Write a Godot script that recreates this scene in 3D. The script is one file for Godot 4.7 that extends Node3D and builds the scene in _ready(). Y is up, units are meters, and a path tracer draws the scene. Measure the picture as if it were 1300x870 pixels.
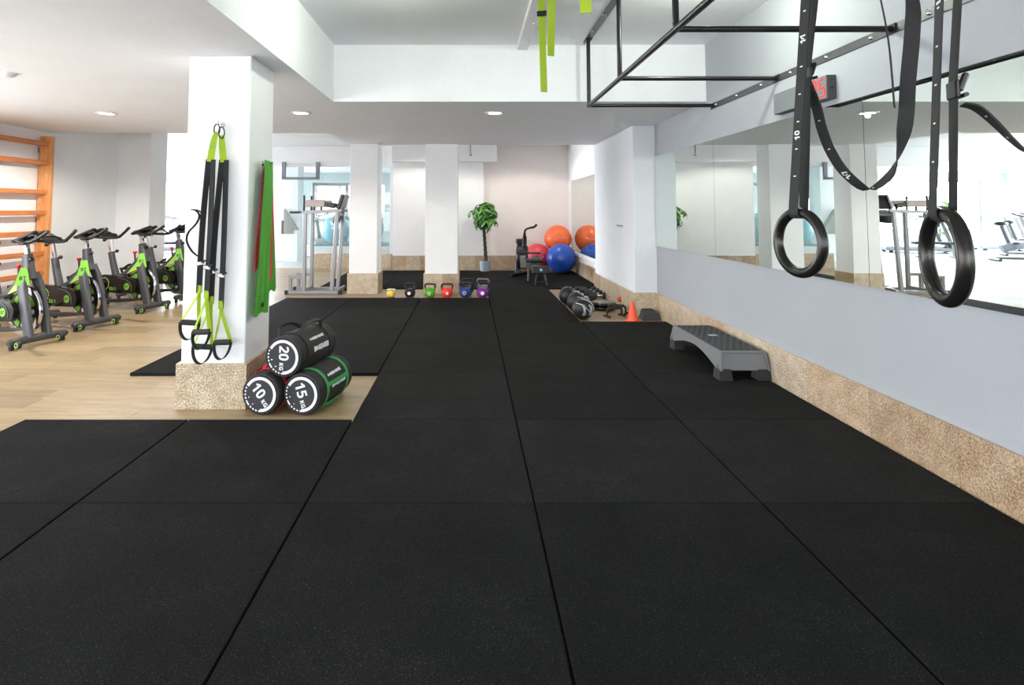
extends Node3D
# A gym hall: black rubber tiles, mirror wall on the right, bikes on the left.
# z in the helper V() counts metres INTO the room; y = 0 is the top of the rubber tiles.
const FL := -0.025          # wood floor level
const CE := 2.31            # low ceiling
const RC := 2.865           # raised ceiling over the training zone
const HC := 2.70            # ceiling beyond the low slab
const WR := 2.27            # right wall face
var M := {}
var taken := {}
var rng := RandomNumberGenerator.new()


class MB:
	var v := PackedVector3Array()
	var n := PackedVector3Array()
	var i := PackedInt32Array()

	func tri(a: Vector3, b: Vector3, c: Vector3, na: Vector3, nb: Vector3, nc: Vector3) -> void:
		var k := v.size()
		v.append_array([a, b, c])
		n.append_array([na, nb, nc])
		if (b - a).cross(c - a).dot(na + nb + nc) > 0.0:
			i.append_array([k, k + 2, k + 1])
		else:
			i.append_array([k, k + 1, k + 2])

	func face(p: Array, out: Vector3) -> void:
		var nn: Vector3 = (p[1] - p[0]).cross(p[2] - p[0]).normalized()
		if nn.dot(out) < 0.0:
			nn = -nn
		for k in range(1, p.size() - 1):
			tri(p[0], p[k], p[k + 1], nn, nn, nn)

	func quads(a: Vector3, b: Vector3, c: Vector3, d: Vector3, na: Vector3, nb: Vector3, nc: Vector3, nd: Vector3) -> void:
		tri(a, b, c, na, nb, nc)
		tri(a, c, d, na, nc, nd)

	func box(c: Vector3, s: Vector3, bv := 0.0, bs := Basis()) -> MB:
		var h := s * 0.5
		var b: float = min(bv, min(h.x, min(h.y, h.z)) * 0.9)
		var pt := func(ax: int, sg: Vector3) -> Vector3:
			var q := Vector3(sg.x * (h.x - b), sg.y * (h.y - b), sg.z * (h.z - b))
			q[ax] = sg[ax] * h[ax]
			return c + bs * q
		for ax in 3:
			var u := (ax + 1) % 3
			var w := (ax + 2) % 3
			for s0 in [-1.0, 1.0]:
				var q := []
				for t in [[-1.0, -1.0], [1.0, -1.0], [1.0, 1.0], [-1.0, 1.0]]:
					var sg := Vector3()
					sg[ax] = s0
					sg[u] = t[0]
					sg[w] = t[1]
					q.append(pt.call(ax, sg))
				var o := Vector3()
				o[ax] = s0
				face(q, bs * o)
				if b > 0.0:
					for s1 in [-1.0, 1.0]:
						var e := []
						for t in [[ax, -1.0], [ax, 1.0], [u, 1.0], [u, -1.0]]:
							var sg := Vector3()
							sg[ax] = s0
							sg[u] = s1
							sg[w] = t[1]
							e.append(pt.call(t[0], sg))
						var eo := Vector3()
						eo[ax] = s0
						eo[u] = s1
						face(e, bs * eo)
		if b > 0.0:
			for sx in [-1.0, 1.0]:
				for sy in [-1.0, 1.0]:
					for sz in [-1.0, 1.0]:
						var sg := Vector3(sx, sy, sz)
						face([pt.call(0, sg), pt.call(1, sg), pt.call(2, sg)], bs * sg)
		return self

	func bar(a: Vector3, b: Vector3, w: float, h: float, bv := 0.004, up := Vector3.UP) -> MB:
		var z := (b - a).normalized()
		if absf(z.dot(up)) > 0.99:
			up = Vector3.RIGHT
		var x := up.cross(z).normalized()
		var y := z.cross(x)
		return box((a + b) * 0.5, Vector3(w, h, a.distance_to(b)), bv, Basis(x, y, z))

	func frames(p: Array, closed: bool) -> Array:
		var out := []
		var m := p.size()
		var nrm := Vector3()
		for k in m:
			var t: Vector3
			if closed:
				t = (p[(k + 1) % m] - p[(k + m - 1) % m]).normalized()
			else:
				t = (p[min(k + 1, m - 1)] - p[max(k - 1, 0)]).normalized()
			if k == 0:
				nrm = t.cross(Vector3.UP)
				if nrm.length() < 0.05:
					nrm = t.cross(Vector3.RIGHT)
				nrm = nrm.normalized()
			else:
				nrm = (nrm - t * nrm.dot(t)).normalized()
			out.append([t, nrm, t.cross(nrm)])
		return out

	func tube(p: Array, r, sides := 10, closed := false) -> MB:
		var fr := frames(p, closed)
		var m := p.size()
		for k in (m if closed else m - 1):
			var k2 := (k + 1) % m
			var r1: float = r[k] if r is Array else r
			var r2: float = r[k2] if r is Array else r
			for s in sides:
				var a1 := TAU * s / sides
				var a2 := TAU * (s + 1) / sides
				var n1: Vector3 = fr[k][1] * cos(a1) + fr[k][2] * sin(a1)
				var n2: Vector3 = fr[k][1] * cos(a2) + fr[k][2] * sin(a2)
				var n3: Vector3 = fr[k2][1] * cos(a2) + fr[k2][2] * sin(a2)
				var n4: Vector3 = fr[k2][1] * cos(a1) + fr[k2][2] * sin(a1)
				quads(p[k] + n1 * r1, p[k] + n2 * r1, p[k2] + n3 * r2, p[k2] + n4 * r2, n1, n2, n3, n4)
		if not closed:
			for e in [0, m - 1]:
				var rr: float = r[e] if r is Array else r
				var q := []
				for s in sides:
					q.append(p[e] + (fr[e][1] * cos(TAU * s / sides) + fr[e][2] * sin(TAU * s / sides)) * rr)
				face(q, -fr[e][0] if e == 0 else fr[e][0])
		return self

	# a flat band along p; wd gives the width direction (one or one per point)
	func strap(p: Array, wd, w, th := 0.003, closed := false) -> MB:
		var m := p.size()
		var c := []
		for k in m:
			var t: Vector3
			if closed:
				t = (p[(k + 1) % m] - p[(k + m - 1) % m]).normalized()
			else:
				t = (p[min(k + 1, m - 1)] - p[max(k - 1, 0)]).normalized()
			var d: Vector3 = wd[k] if wd is Array else wd
			d = (d - t * d.dot(t)).normalized()
			var nn := t.cross(d)
			var ww: float = (w[k] if w is Array else w) * 0.5
			c.append([p[k] + d * ww + nn * th * 0.5, p[k] - d * ww + nn * th * 0.5, p[k] - d * ww - nn * th * 0.5, p[k] + d * ww - nn * th * 0.5, d, nn])
		for k in (m if closed else m - 1):
			var a: Array = c[k]
			var b: Array = c[(k + 1) % m]
			quads(a[0], a[1], b[1], b[0], a[5], a[5], b[5], b[5])
			quads(a[2], a[3], b[3], b[2], -a[5], -a[5], -b[5], -b[5])
			quads(a[3], a[0], b[0], b[3], a[4], a[4], b[4], b[4])
			quads(a[1], a[2], b[2], b[1], -a[4], -a[4], -b[4], -b[4])
		if not closed:
			face(c[0].slice(0, 4), p[0] - p[1])
			face(c[m - 1].slice(0, 4), p[m - 1] - p[m - 2])
		return self

	# profile of Vector2(radius, height) turned about y
	func lathe(pr: Array, sides := 24, xf := Transform3D()) -> MB:
		var m := pr.size()
		var sn := []
		for k in m - 1:
			var d: Vector2 = (pr[k + 1] - pr[k]).normalized()
			sn.append(Vector2(d.y, -d.x))
		# outward side
		var area := 0.0
		for k in m - 1:
			area += (pr[k + 1].y - pr[k].y) * (pr[k].x + pr[k + 1].x)
		var sg := 1.0 if area >= 0.0 else -1.0
		for k in m - 1:
			var n1: Vector2 = sn[k]
			var n2: Vector2 = sn[k]
			if k > 0 and sn[k - 1].dot(sn[k]) > 0.75:
				n1 = (sn[k - 1] + sn[k]).normalized()
			if k < m - 2 and sn[k + 1].dot(sn[k]) > 0.75:
				n2 = (sn[k + 1] + sn[k]).normalized()
			n1 *= sg
			n2 *= sg
			for s in sides:
				var a := TAU * s / sides
				var b := TAU * (s + 1) / sides
				var da := Vector3(cos(a), 0, sin(a))
				var db := Vector3(cos(b), 0, sin(b))
				var up := Vector3.UP
				var p1: Vector3 = da * pr[k].x + up * pr[k].y
				var p2: Vector3 = db * pr[k].x + up * pr[k].y
				var p3: Vector3 = db * pr[k + 1].x + up * pr[k + 1].y
				var p4: Vector3 = da * pr[k + 1].x + up * pr[k + 1].y
				var q1 := xf.basis * (da * n1.x + up * n1.y)
				var q2 := xf.basis * (db * n1.x + up * n1.y)
				var q3 := xf.basis * (db * n2.x + up * n2.y)
				var q4 := xf.basis * (da * n2.x + up * n2.y)
				if pr[k].x > 1e-6:
					tri(xf * p1, xf * p2, xf * p3, q1, q2, q3)
				if pr[k + 1].x > 1e-6:
					tri(xf * p1, xf * p3, xf * p4, q1, q3, q4)
		return self

	func cyl(a: Vector3, b: Vector3, r: float, sides := 16, bv := 0.0) -> MB:
		var h := a.distance_to(b)
		var y := (b - a) / h
		var x := y.cross(Vector3.RIGHT)
		if x.length() < 0.1:
			x = y.cross(Vector3.FORWARD)
		x = x.normalized()
		var xf := Transform3D(Basis(x, y, x.cross(y)), a)
		if bv > 0.0:
			return lathe([Vector2(0, 0), Vector2(r - bv, 0), Vector2(r, bv), Vector2(r, h - bv), Vector2(r - bv, h), Vector2(0, h)], sides, xf)
		return lathe([Vector2(0, 0), Vector2(r, 0), Vector2(r, h), Vector2(0, h)], sides, xf)

	func ball(c: Vector3, s: Vector3, sides := 24, rings := 14, bs := Basis()) -> MB:
		var q := []
		for k in rings + 1:
			var a := -PI / 2 + PI * k / rings
			q.append(Vector2(cos(a), sin(a)))
		q[0].x = 0.0
		q[rings].x = 0.0
		return lathe(q, sides, Transform3D(bs * Basis.from_scale(s), c))

	# polygon in x, y pushed along z by d (centred)
	func prism(poly: Array, d: float, xf := Transform3D()) -> MB:
		var pk := PackedVector2Array(poly)
		var ids := Geometry2D.triangulate_polygon(pk)
		var hz := Vector3(0, 0, d * 0.5)
		for k in range(0, ids.size(), 3):
			var a := Vector3(pk[ids[k]].x, pk[ids[k]].y, 0)
			var b := Vector3(pk[ids[k + 1]].x, pk[ids[k + 1]].y, 0)
			var c := Vector3(pk[ids[k + 2]].x, pk[ids[k + 2]].y, 0)
			face([xf * (a + hz), xf * (b + hz), xf * (c + hz)], xf.basis.z)
			face([xf * (a - hz), xf * (b - hz), xf * (c - hz)], -xf.basis.z)
		var cw := Geometry2D.is_polygon_clockwise(pk)
		for k in pk.size():
			var a := Vector3(pk[k].x, pk[k].y, 0)
			var b2 := pk[(k + 1) % pk.size()]
			var b := Vector3(b2.x, b2.y, 0)
			var o := Vector3((b - a).y, -(b - a).x, 0) * (-1.0 if cw else 1.0)
			face([xf * (a - hz), xf * (b - hz), xf * (b + hz), xf * (a + hz)], xf.basis * o)
		return self

	# rings of points with smooth normals
	func loft(rings: Array, caps := true) -> MB:
		var m: int = rings.size()
		var w: int = rings[0].size()
		var nr := []
		for k in m:
			var row := []
			var cen := Vector3()
			for p in rings[k]:
				cen += p / w
			for s in w:
				var du: Vector3 = rings[k][(s + 1) % w] - rings[k][(s + w - 1) % w]
				var dv: Vector3 = rings[min(k + 1, m - 1)][s] - rings[max(k - 1, 0)][s]
				var nn := du.cross(dv).normalized()
				if nn.dot(rings[k][s] - cen) < 0.0:
					nn = -nn
				row.append(nn)
			nr.append(row)
		for k in m - 1:
			for s in w:
				var s2 := (s + 1) % w
				quads(rings[k][s], rings[k][s2], rings[k + 1][s2], rings[k + 1][s], nr[k][s], nr[k][s2], nr[k + 1][s2], nr[k + 1][s])
		if caps:
			face(rings[0], rings[0][0] - rings[1][0])
			face(rings[m - 1], rings[m - 1][0] - rings[m - 2][0])
		return self

	func mesh() -> ArrayMesh:
		var a := []
		a.resize(Mesh.ARRAY_MAX)
		a[Mesh.ARRAY_VERTEX] = v
		a[Mesh.ARRAY_NORMAL] = n
		a[Mesh.ARRAY_INDEX] = i
		var m := ArrayMesh.new()
		m.add_surface_from_arrays(Mesh.PRIMITIVE_TRIANGLES, a)
		return m


func V(x: float, y: float, z: float) -> Vector3:
	return Vector3(x, y, -z)


func P2(a: Array) -> Array:
	var o := []
	for k in range(0, a.size(), 2):
		o.append(Vector2(a[k], a[k + 1]))
	return o


func smooth(p: Array, per := 6) -> Array:      # Catmull-Rom through the points
	var o := []
	var m := p.size()
	for k in m - 1:
		for s in per:
			o.append(p[k].cubic_interpolate(p[k + 1], p[max(k - 1, 0)], p[min(k + 2, m - 1)], float(s) / per))
	o.append(p[m - 1])
	return o


func ringpts(c: Vector3, u: Vector3, w: Vector3, r: float, m := 32) -> Array:
	var o := []
	for k in m:
		o.append(c + (u * cos(TAU * k / m) + w * sin(TAU * k / m)) * r)
	return o


func numbered(called: String) -> String:
	taken[called] = taken.get(called, -1) + 1
	return called if taken[called] == 0 else "%s_%03d" % [called, taken[called]]


func tag(o: Node, label: String, category: String, group := "") -> Node:
	o.set_meta("label", label)
	o.set_meta("category", category)
	if group:
		o.set_meta("group", group)
	return o


func thing(called: String, label: String, category: String, at := Vector3.ZERO, turn := 0.0, group := "") -> Node3D:
	var o := Node3D.new()
	o.name = numbered(called)
	add_child(o)
	o.position = at
	o.rotation.y = deg_to_rad(turn)
	tag(o, label, category, group)
	return o


func part(parent: Node, called: String, b, m: Material, label := "") -> MeshInstance3D:
	var o := MeshInstance3D.new()
	o.mesh = b.mesh() if b is MB else b
	o.material_override = m
	if parent == self:
		o.name = numbered(called)
		add_child(o)
	else:
		o.name = called
		parent.add_child(o, true)
	if label:
		o.set_meta("label", label)
	return o


func struct(called: String, b, m: Material) -> MeshInstance3D:
	var o := part(self, called, b, m)
	o.set_meta("kind", "structure")
	return o


func structroot(called: String) -> Node3D:
	var o := Node3D.new()
	o.name = numbered(called)
	add_child(o)
	o.set_meta("kind", "structure")
	return o


func copy(src: Node3D, at: Vector3, turn: float, label: String) -> Node3D:
	var c: Node3D = src.duplicate()
	c.name = numbered(String(src.name))
	add_child(c)
	c.position = at
	c.rotation.y = deg_to_rad(turn)
	c.set_meta("label", label)
	return c


func text(parent: Node, called: String, s: String, size: float, m: Material, xf: Transform3D, depth := 0.002, serif := "Droid Sans") -> MeshInstance3D:
	var t := TextMesh.new()
	var f := SystemFont.new()
	f.font_names = PackedStringArray([serif])
	f.font_weight = 700
	t.font = f
	t.text = s
	t.font_size = 64
	t.pixel_size = size / 64.0
	t.depth = depth
	var o := MeshInstance3D.new()
	o.mesh = t
	o.material_override = m
	o.name = called
	o.transform = xf
	parent.add_child(o, true)
	return o


# ---------- materials ----------
func mat(called: String, c: Color, rough := 0.6, metal := 0.0) -> StandardMaterial3D:
	var m := StandardMaterial3D.new()
	m.resource_name = called
	m.albedo_color = c
	m.roughness = rough
	m.metallic = metal
	M[called] = m
	return m


# sum of seamless noises between two colours, with per-pixel grain
func tex(size: int, ramp: Array, layers: Array, grain: float, sd: int, chips := 0.0) -> ImageTexture:
	var acc := PackedFloat32Array()
	acc.resize(size * size)
	for l in layers:
		var f := FastNoiseLite.new()
		f.noise_type = FastNoiseLite.TYPE_SIMPLEX_SMOOTH
		f.seed = sd + int(l[0] * 1000)
		f.frequency = l[0]
		f.fractal_octaves = l[2]
		var d := f.get_seamless_image(size, size).get_data()
		for k in d.size():
			acc[k] += (d[k] / 255.0 - 0.5) * l[1]
	var r := RandomNumberGenerator.new()
	r.seed = sd
	var out := PackedByteArray()
	out.resize(size * size * 3)
	var m := ramp.size() - 1
	for k in size * size:
		var t := 0.5 + acc[k] + r.randf_range(-grain, grain)
		if chips > 0.0 and r.randf() < chips:
			t += r.randf_range(0.3, 0.9)
		t = clampf(t, 0.0, 1.0) * m
		var j := mini(int(t), m - 1)
		var c: Color = ramp[j].lerp(ramp[j + 1], t - j)
		out[k * 3] = int(c.r * 255)
		out[k * 3 + 1] = int(c.g * 255)
		out[k * 3 + 2] = int(c.b * 255)
	return ImageTexture.create_from_image(Image.create_from_data(size, size, false, Image.FORMAT_RGB8, out))


func tri_mat(called: String, t: Texture2D, scale: Vector3, rough: float, offset := Vector3.ZERO, tint := Color.WHITE) -> StandardMaterial3D:
	var m := mat(called, tint, rough)
	m.albedo_texture = t
	m.uv1_triplanar = true
	m.uv1_world_triplanar = true
	m.uv1_scale = scale
	m.uv1_offset = offset
	return m


func glow(called: String, c: Color, e: float) -> StandardMaterial3D:
	var m := mat(called, c, 0.5)
	m.emission_enabled = true
	m.emission = c
	m.emission_energy_multiplier = e
	return m


func materials() -> void:
	var plaster := tex(512, [Color(0.94, 0.94, 0.94), Color(1, 1, 1)], [[0.01, 0.25, 3], [0.06, 0.2, 2]], 0.05, 11)
	tri_mat("white_plaster", plaster, Vector3(0.5, 0.5, 0.5), 0.75, Vector3.ZERO, Color(0.97, 0.972, 0.978))
	tri_mat("ceiling_paint", plaster, Vector3(0.4, 0.4, 0.4), 0.8, Vector3(0.3, 0, 0.2), Color(0.965, 0.972, 0.985))
	tri_mat("shaded_plaster", plaster, Vector3(0.5, 0.5, 0.5), 0.75, Vector3(0.1, 0.4, 0.2), Color(0.66, 0.675, 0.70))  # white plaster with the right wall's weaker light put into its colour
	tri_mat("block_plaster", plaster, Vector3(0.5, 0.5, 0.5), 0.75, Vector3(0.6, 0.4, 0.2), Color(0.88, 0.89, 0.91))
	tri_mat("sea_plaster", plaster, Vector3(0.5, 0.5, 0.5), 0.75, Vector3(0.2, 0.6, 0.3), Color(0.60, 0.67, 0.67))
	tri_mat("rose_plaster", plaster, Vector3(0.5, 0.5, 0.5), 0.75, Vector3(0.2, 0.1, 0.7), Color(0.945, 0.915, 0.905))
	var rub := tex(1024, [Color(0.055, 0.055, 0.056), Color(0.10, 0.10, 0.101), Color(0.15, 0.15, 0.151), Color(0.45, 0.45, 0.44)], [[0.004, 0.12, 3], [0.03, 0.08, 3], [0.2, 0.4, 2]], 0.16, 5, 0.006)
	for k in 4:
		var g: float = [1.0, 0.93, 1.05, 0.97][k]
		var m := tri_mat("rubber_%d" % k, rub, Vector3(0.55, 0.55, 0.55), 0.85, Vector3(0.31, 0.17, 0.53) * k, Color(g, g, g))
		m.metallic_specular = 0.12
	var grain := tex(512, [Color(0.45, 0.375, 0.275), Color(0.57, 0.49, 0.37), Color(0.64, 0.56, 0.445), Color(0.72, 0.66, 0.56)], [[0.012, 0.45, 4], [0.05, 0.3, 2]], 0.06, 23)
	for k in 6:
		var g: float = [1.0, 0.95, 1.04, 0.98, 0.92, 1.02][k]
		tri_mat("oak_%d" % k, grain, Vector3(0.35, 2.2, 3.4), 0.38, Vector3(0.37, 0.21, 0.61) * k, Color(g, g * 0.99, g * 0.97))
	var stone := tex(512, [Color(0.44, 0.35, 0.27), Color(0.69, 0.61, 0.51), Color(0.80, 0.735, 0.645), Color(0.96, 0.94, 0.90)], [[0.012, 0.3, 3], [0.1, 0.8, 2], [0.3, 0.9, 1]], 0.22, 41)
	for k in 4:
		var t: Color = [Color(1, 1, 1), Color(0.88, 0.83, 0.78), Color(1.0, 1.0, 0.97), Color(0.96, 0.92, 0.88)][k]
		tri_mat("stone_%d" % k, stone, Vector3(1.3, 1.3, 1.3), 0.35, Vector3(0.29, 0.43, 0.17) * k, t)
	var pine := tex(512, [Color(0.55, 0.30, 0.14), Color(0.80, 0.52, 0.30), Color(0.88, 0.63, 0.40), Color(0.92, 0.70, 0.47)], [[0.01, 0.5, 3], [0.04, 0.35, 2]], 0.05, 71)
	tri_mat("pine", pine, Vector3(3.0, 0.5, 3.0), 0.45)
	tri_mat("pine_rung", pine, Vector3(6.0, 6.0, 0.6), 0.45, Vector3(0.4, 0.1, 0.2), Color(0.95, 0.86, 0.84))
	var weave := tex(256, [Color(0.06, 0.06, 0.065), Color(0.13, 0.13, 0.135), Color(0.24, 0.24, 0.24)], [[0.3, 0.5, 2]], 0.15, 9)
	tri_mat("black_webbing", weave, Vector3(9, 9, 9), 0.8)
	mat("black_fabric", Color(0.15, 0.145, 0.14), 0.75)
	mat("black_plastic", Color(0.075, 0.075, 0.08), 0.4)
	mat("black_gloss", Color(0.06, 0.06, 0.065), 0.22)
	var bar := mat("black_steel", Color(0.16, 0.16, 0.165), 0.32, 0.55)
	bar.clearcoat_enabled = false
	mat("ring_metal", Color(0.20, 0.195, 0.185), 0.26, 0.75)
	mat("plate_steel", Color(0.33, 0.33, 0.335), 0.4, 0.5)
	mat("chrome", Color(0.82, 0.82, 0.84), 0.12, 1.0)
	mat("grey_steel", Color(0.58, 0.58, 0.59), 0.35, 0.3)
	mat("bike_frame", Color(0.29, 0.29, 0.30), 0.42, 0.2)
	mat("lime", Color(0.47, 0.72, 0.17), 0.45)
	mat("lime_webbing", Color(0.62, 0.73, 0.14), 0.7)
	mat("lime_light", Color(0.66, 0.83, 0.36), 0.45)
	mat("green_band", Color(0.30, 0.61, 0.17), 0.55)
	mat("red_band", Color(0.85, 0.25, 0.30), 0.55)
	mat("green_webbing", Color(0.22, 0.56, 0.30), 0.7)
	mat("red_webbing", Color(0.75, 0.12, 0.17), 0.7)
	mat("white_print", Color(0.92, 0.92, 0.93), 0.6)
	mat("dark_face", Color(0.17, 0.17, 0.185), 0.7)
	mat("red_plastic", Color(0.80, 0.12, 0.11), 0.4)
	mat("cone_orange", Color(0.95, 0.36, 0.22), 0.45)
	mat("ball_orange", Color(0.93, 0.41, 0.22), 0.32)
	mat("ball_red", Color(0.83, 0.25, 0.30), 0.38)
	mat("ball_blue", Color(0.14, 0.30, 0.66), 0.32)
	mat("ball_sky", Color(0.45, 0.74, 0.83), 0.4)
	mat("mat_blue", Color(0.18, 0.42, 0.52), 0.8)
	mat("kb_yellow", Color(0.87, 0.77, 0.20), 0.5)
	mat("kb_black", Color(0.10, 0.10, 0.105), 0.5)
	mat("kb_green", Color(0.33, 0.66, 0.13), 0.5)
	mat("kb_red", Color(0.90, 0.21, 0.19), 0.5)
	mat("kb_blue", Color(0.13, 0.22, 0.48), 0.45)
	mat("kb_purple", Color(0.46, 0.15, 0.52), 0.45)
	mat("kb_grey", Color(0.40, 0.39, 0.38), 0.4)
	mat("step_grey", Color(0.42, 0.425, 0.435), 0.5)
	mat("step_dark", Color(0.22, 0.225, 0.24), 0.65)
	mat("step_foot", Color(0.12, 0.12, 0.13), 0.6)
	mat("pot_grey", Color(0.60, 0.64, 0.68), 0.6)
	mat("soil", Color(0.42, 0.30, 0.22), 0.9)
	mat("bark", Color(0.25, 0.25, 0.17), 0.85)
	for k in 3:
		var l := mat("leaf_%d" % k, [Color(0.20, 0.44, 0.11), Color(0.33, 0.57, 0.18), Color(0.13, 0.32, 0.09)][k], 0.4)
		l.backlight_enabled = true
		l.backlight = Color(0.12, 0.2, 0.05)
	mat("pad_beige", Color(0.72, 0.67, 0.66), 0.6)
	mat("frame_grey", Color(0.52, 0.53, 0.56), 0.45, 0.2)
	mat("white_metal", Color(0.90, 0.90, 0.91), 0.4)
	mat("lamp_brown", Color(0.40, 0.33, 0.30), 0.6)
	mat("fitness_floor", Color(0.74, 0.74, 0.75), 0.35)
	mat("pale_grey", Color(0.70, 0.71, 0.73), 0.5)
	var mir := mat("mirror_silver", Color(0.90, 0.93, 0.91), 0.0, 1.0)
	mir.metallic_specular = 0.5
	mat("mirror_edge", Color(0.35, 0.38, 0.37), 0.4)
	var gl := mat("window_glass", Color(1, 1, 1, 0.04), 0.02)
	gl.transparency = BaseMaterial3D.TRANSPARENCY_ALPHA
	var gp := mat("partition_glass", Color(0.82, 0.93, 0.91, 0.16), 0.02)
	gp.transparency = BaseMaterial3D.TRANSPARENCY_ALPHA
	glow("lamp_glow", Color(1.0, 0.985, 0.95), 6.0)
	glow("led_red", Color(0.95, 0.12, 0.08), 1.6)
	mat("clock_face", Color(0.42, 0.44, 0.45), 0.5)
	mat("clock_side", Color(0.26, 0.27, 0.27), 0.5)


func area_light(called: String, at: Vector3, turn: float, size: Vector2, energy: float, c: Color) -> void:
	var l := AreaLight3D.new()
	l.name = called
	l.position = at
	l.rotation.y = deg_to_rad(turn)
	l.area_size = size
	l.light_energy = energy
	l.light_color = c
	l.area_range = 40.0
	l.shadow_enabled = true
	add_child(l)


func _ready() -> void:
	rng.seed = 7
	# --- camera: level gaze with a rising lens, measured from the tile seams ---
	var cam := Camera3D.new()
	cam.name = "camera"
	cam.projection = Camera3D.PROJECTION_FRUSTUM
	cam.near = 0.05
	cam.far = 80.0
	cam.size = 870.0 / 732.0 * 0.05
	cam.frustum_offset = Vector2(53.5, -210.85) / 732.0 * 0.05
	cam.position = V(0, 1.268, 0)
	cam.rotation.x = deg_to_rad(3.35)
	add_child(cam)
	cam.current = true
	# --- sky and exposure ---
	var env := Environment.new()
	env.background_mode = Environment.BG_SKY
	var sky := Sky.new()
	var sm := ProceduralSkyMaterial.new()
	sm.sky_top_color = Color(0.80, 0.86, 0.94)
	sm.sky_horizon_color = Color(0.95, 0.96, 0.98)
	sm.ground_bottom_color = Color(0.62, 0.62, 0.60)
	sm.ground_horizon_color = Color(0.80, 0.80, 0.78)
	sm.sky_energy_multiplier = 1.6
	sky.sky_material = sm
	env.sky = sky
	env.tonemap_mode = Environment.TONE_MAPPER_LINEAR
	env.tonemap_exposure = 1.22
	env.sdfgi_enabled = true
	env.ssao_enabled = true
	env.ssil_enabled = true
	var we := WorldEnvironment.new()
	we.name = "environment"
	we.environment = env
	add_child(we)
	# --- daylight through the windows (one light outside each opening) ---
	var day := Color(0.97, 0.985, 1.0)
	area_light("daylight_back_left", V(-3.2, 1.2, -3.9), 0, Vector2(3.4, 2.1), 10.5, day)
	area_light("daylight_back_right", V(0.5, 1.2, -3.9), 0, Vector2(2.8, 2.1), 17.5, day)
	area_light("daylight_side_fill", V(-5.95, 1.2, 1.1), -90, Vector2(8.6, 2.1), 39.0, day)  # unseen side window light, stretched along the wall to brighten the middle of the hall
	area_light("daylight_fitness_end", V(-11.25, 1.45, 22.3), 180, Vector2(7.5, 1.9), 180.0, day)
	area_light("daylight_fitness_side", V(-16.3, 1.45, 15.75), -90, Vector2(10.5, 1.9), 330.0, day)
	materials()
	room()
	mirrors()
	rack()
	rings()
	lime_straps()
	clock()
	step()
	pillar_gear()
	sandbags()
	bikes()
	wall_bars()
	captain_chair()
	kettlebells()
	plant()
	rower()
	balls()
	floor_gear()
	fitness_room()
	small_things()


# a wall in the plane of two axes with rectangular holes: boxes round the holes
func holed(lo: Vector3, hi: Vector3, ax: int, holes: Array) -> MB:
	var b := MB.new()
	var cur: float = lo[ax]
	for h in holes:                       # [from, to, bottom, top] sorted along ax
		var s := [[cur, h[0], lo.y, hi.y], [h[0], h[1], lo.y, h[2]], [h[0], h[1], h[3], hi.y]]
		for q in s:
			if q[1] - q[0] > 0.001 and q[3] - q[2] > 0.001:
				var a := lo
				var z := hi
				a[ax] = q[0]
				z[ax] = q[1]
				a.y = q[2]
				z.y = q[3]
				b.box((a + z) * 0.5, z - a)
		cur = h[1]
	var e := lo
	e[ax] = cur
	if hi[ax] - cur > 0.001:
		b.box((e + hi) * 0.5, hi - e)
	return b


# box from corner to corner, z counted into the room
func blk(b: MB, x0: float, x1: float, y0: float, y1: float, z0: float, z1: float, bv := 0.0) -> MB:
	return b.box(V((x0 + x1) / 2, (y0 + y1) / 2, (z0 + z1) / 2), Vector3(x1 - x0, y1 - y0, z1 - z0), bv)


func B(x0: float, x1: float, y0: float, y1: float, z0: float, z1: float, bv := 0.0) -> MB:
	return blk(MB.new(), x0, x1, y0, y1, z0, z1, bv)


func window(x0: float, x1: float, y0: float, y1: float, depth: float, along_x: bool, panes: int, bars := []) -> void:
	var root := structroot("window")
	root.name = "window_%d" % (taken["window"] + 1)
	var f := MB.new()
	var put := func(b: MB, a0: float, a1: float, h0: float, h1: float, t: float) -> void:
		if along_x:
			blk(b, a0, a1, h0, h1, depth - t, depth + t)
		else:
			blk(b, depth - t, depth + t, h0, h1, a0, a1)
	put.call(f, x0, x1, y0, y0 + 0.06, 0.03)
	put.call(f, x0, x1, y1 - 0.06, y1, 0.03)
	for k in panes + 1:
		var c: float = lerpf(x0 + 0.03, x1 - 0.03, float(k) / panes)
		put.call(f, c - 0.03, c + 0.03, y0 + 0.06, y1 - 0.06, 0.03)
	for h in bars:
		put.call(f, x0, x1, h - 0.025, h + 0.025, 0.025)
	part(root, "window_frame", f, M.frame_grey)
	for k in panes:
		var g := MB.new()
		put.call(g, lerpf(x0, x1, float(k) / panes) + 0.03, lerpf(x0, x1, float(k + 1) / panes) - 0.03, y0 + 0.06, y1 - 0.06, 0.004)
		part(root, "pane", g, M.window_glass)


func stone_run(root: Node3D, a: float, b: float, face: float, along_x: bool, facing: float, y1 := 0.262, step_len := 0.6, start := 0.0) -> void:
	var c := a
	var k := int(absf(a) * 7.0)
	var nxt := a + (start if start > 0.0 else step_len)
	while c < b - 0.01:
		var e: float = min(nxt, b)
		var t := MB.new()
		var d: float = rng.randf_range(0.0, 0.0015)
		var f0 := face
		var f1 := face + facing * (0.022 + d)
		if along_x:
			blk(t, c + 0.001, e - 0.001, FL, y1, min(f0, f1), max(f0, f1), 0.002)
		else:
			blk(t, min(f0, f1), max(f0, f1), FL, y1, c + 0.001, e - 0.001, 0.002)
		part(root, "stone_tile", t, M["stone_%d" % (rng.randi() % 4)])
		c = e
		nxt = c + step_len
		k += 1


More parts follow.
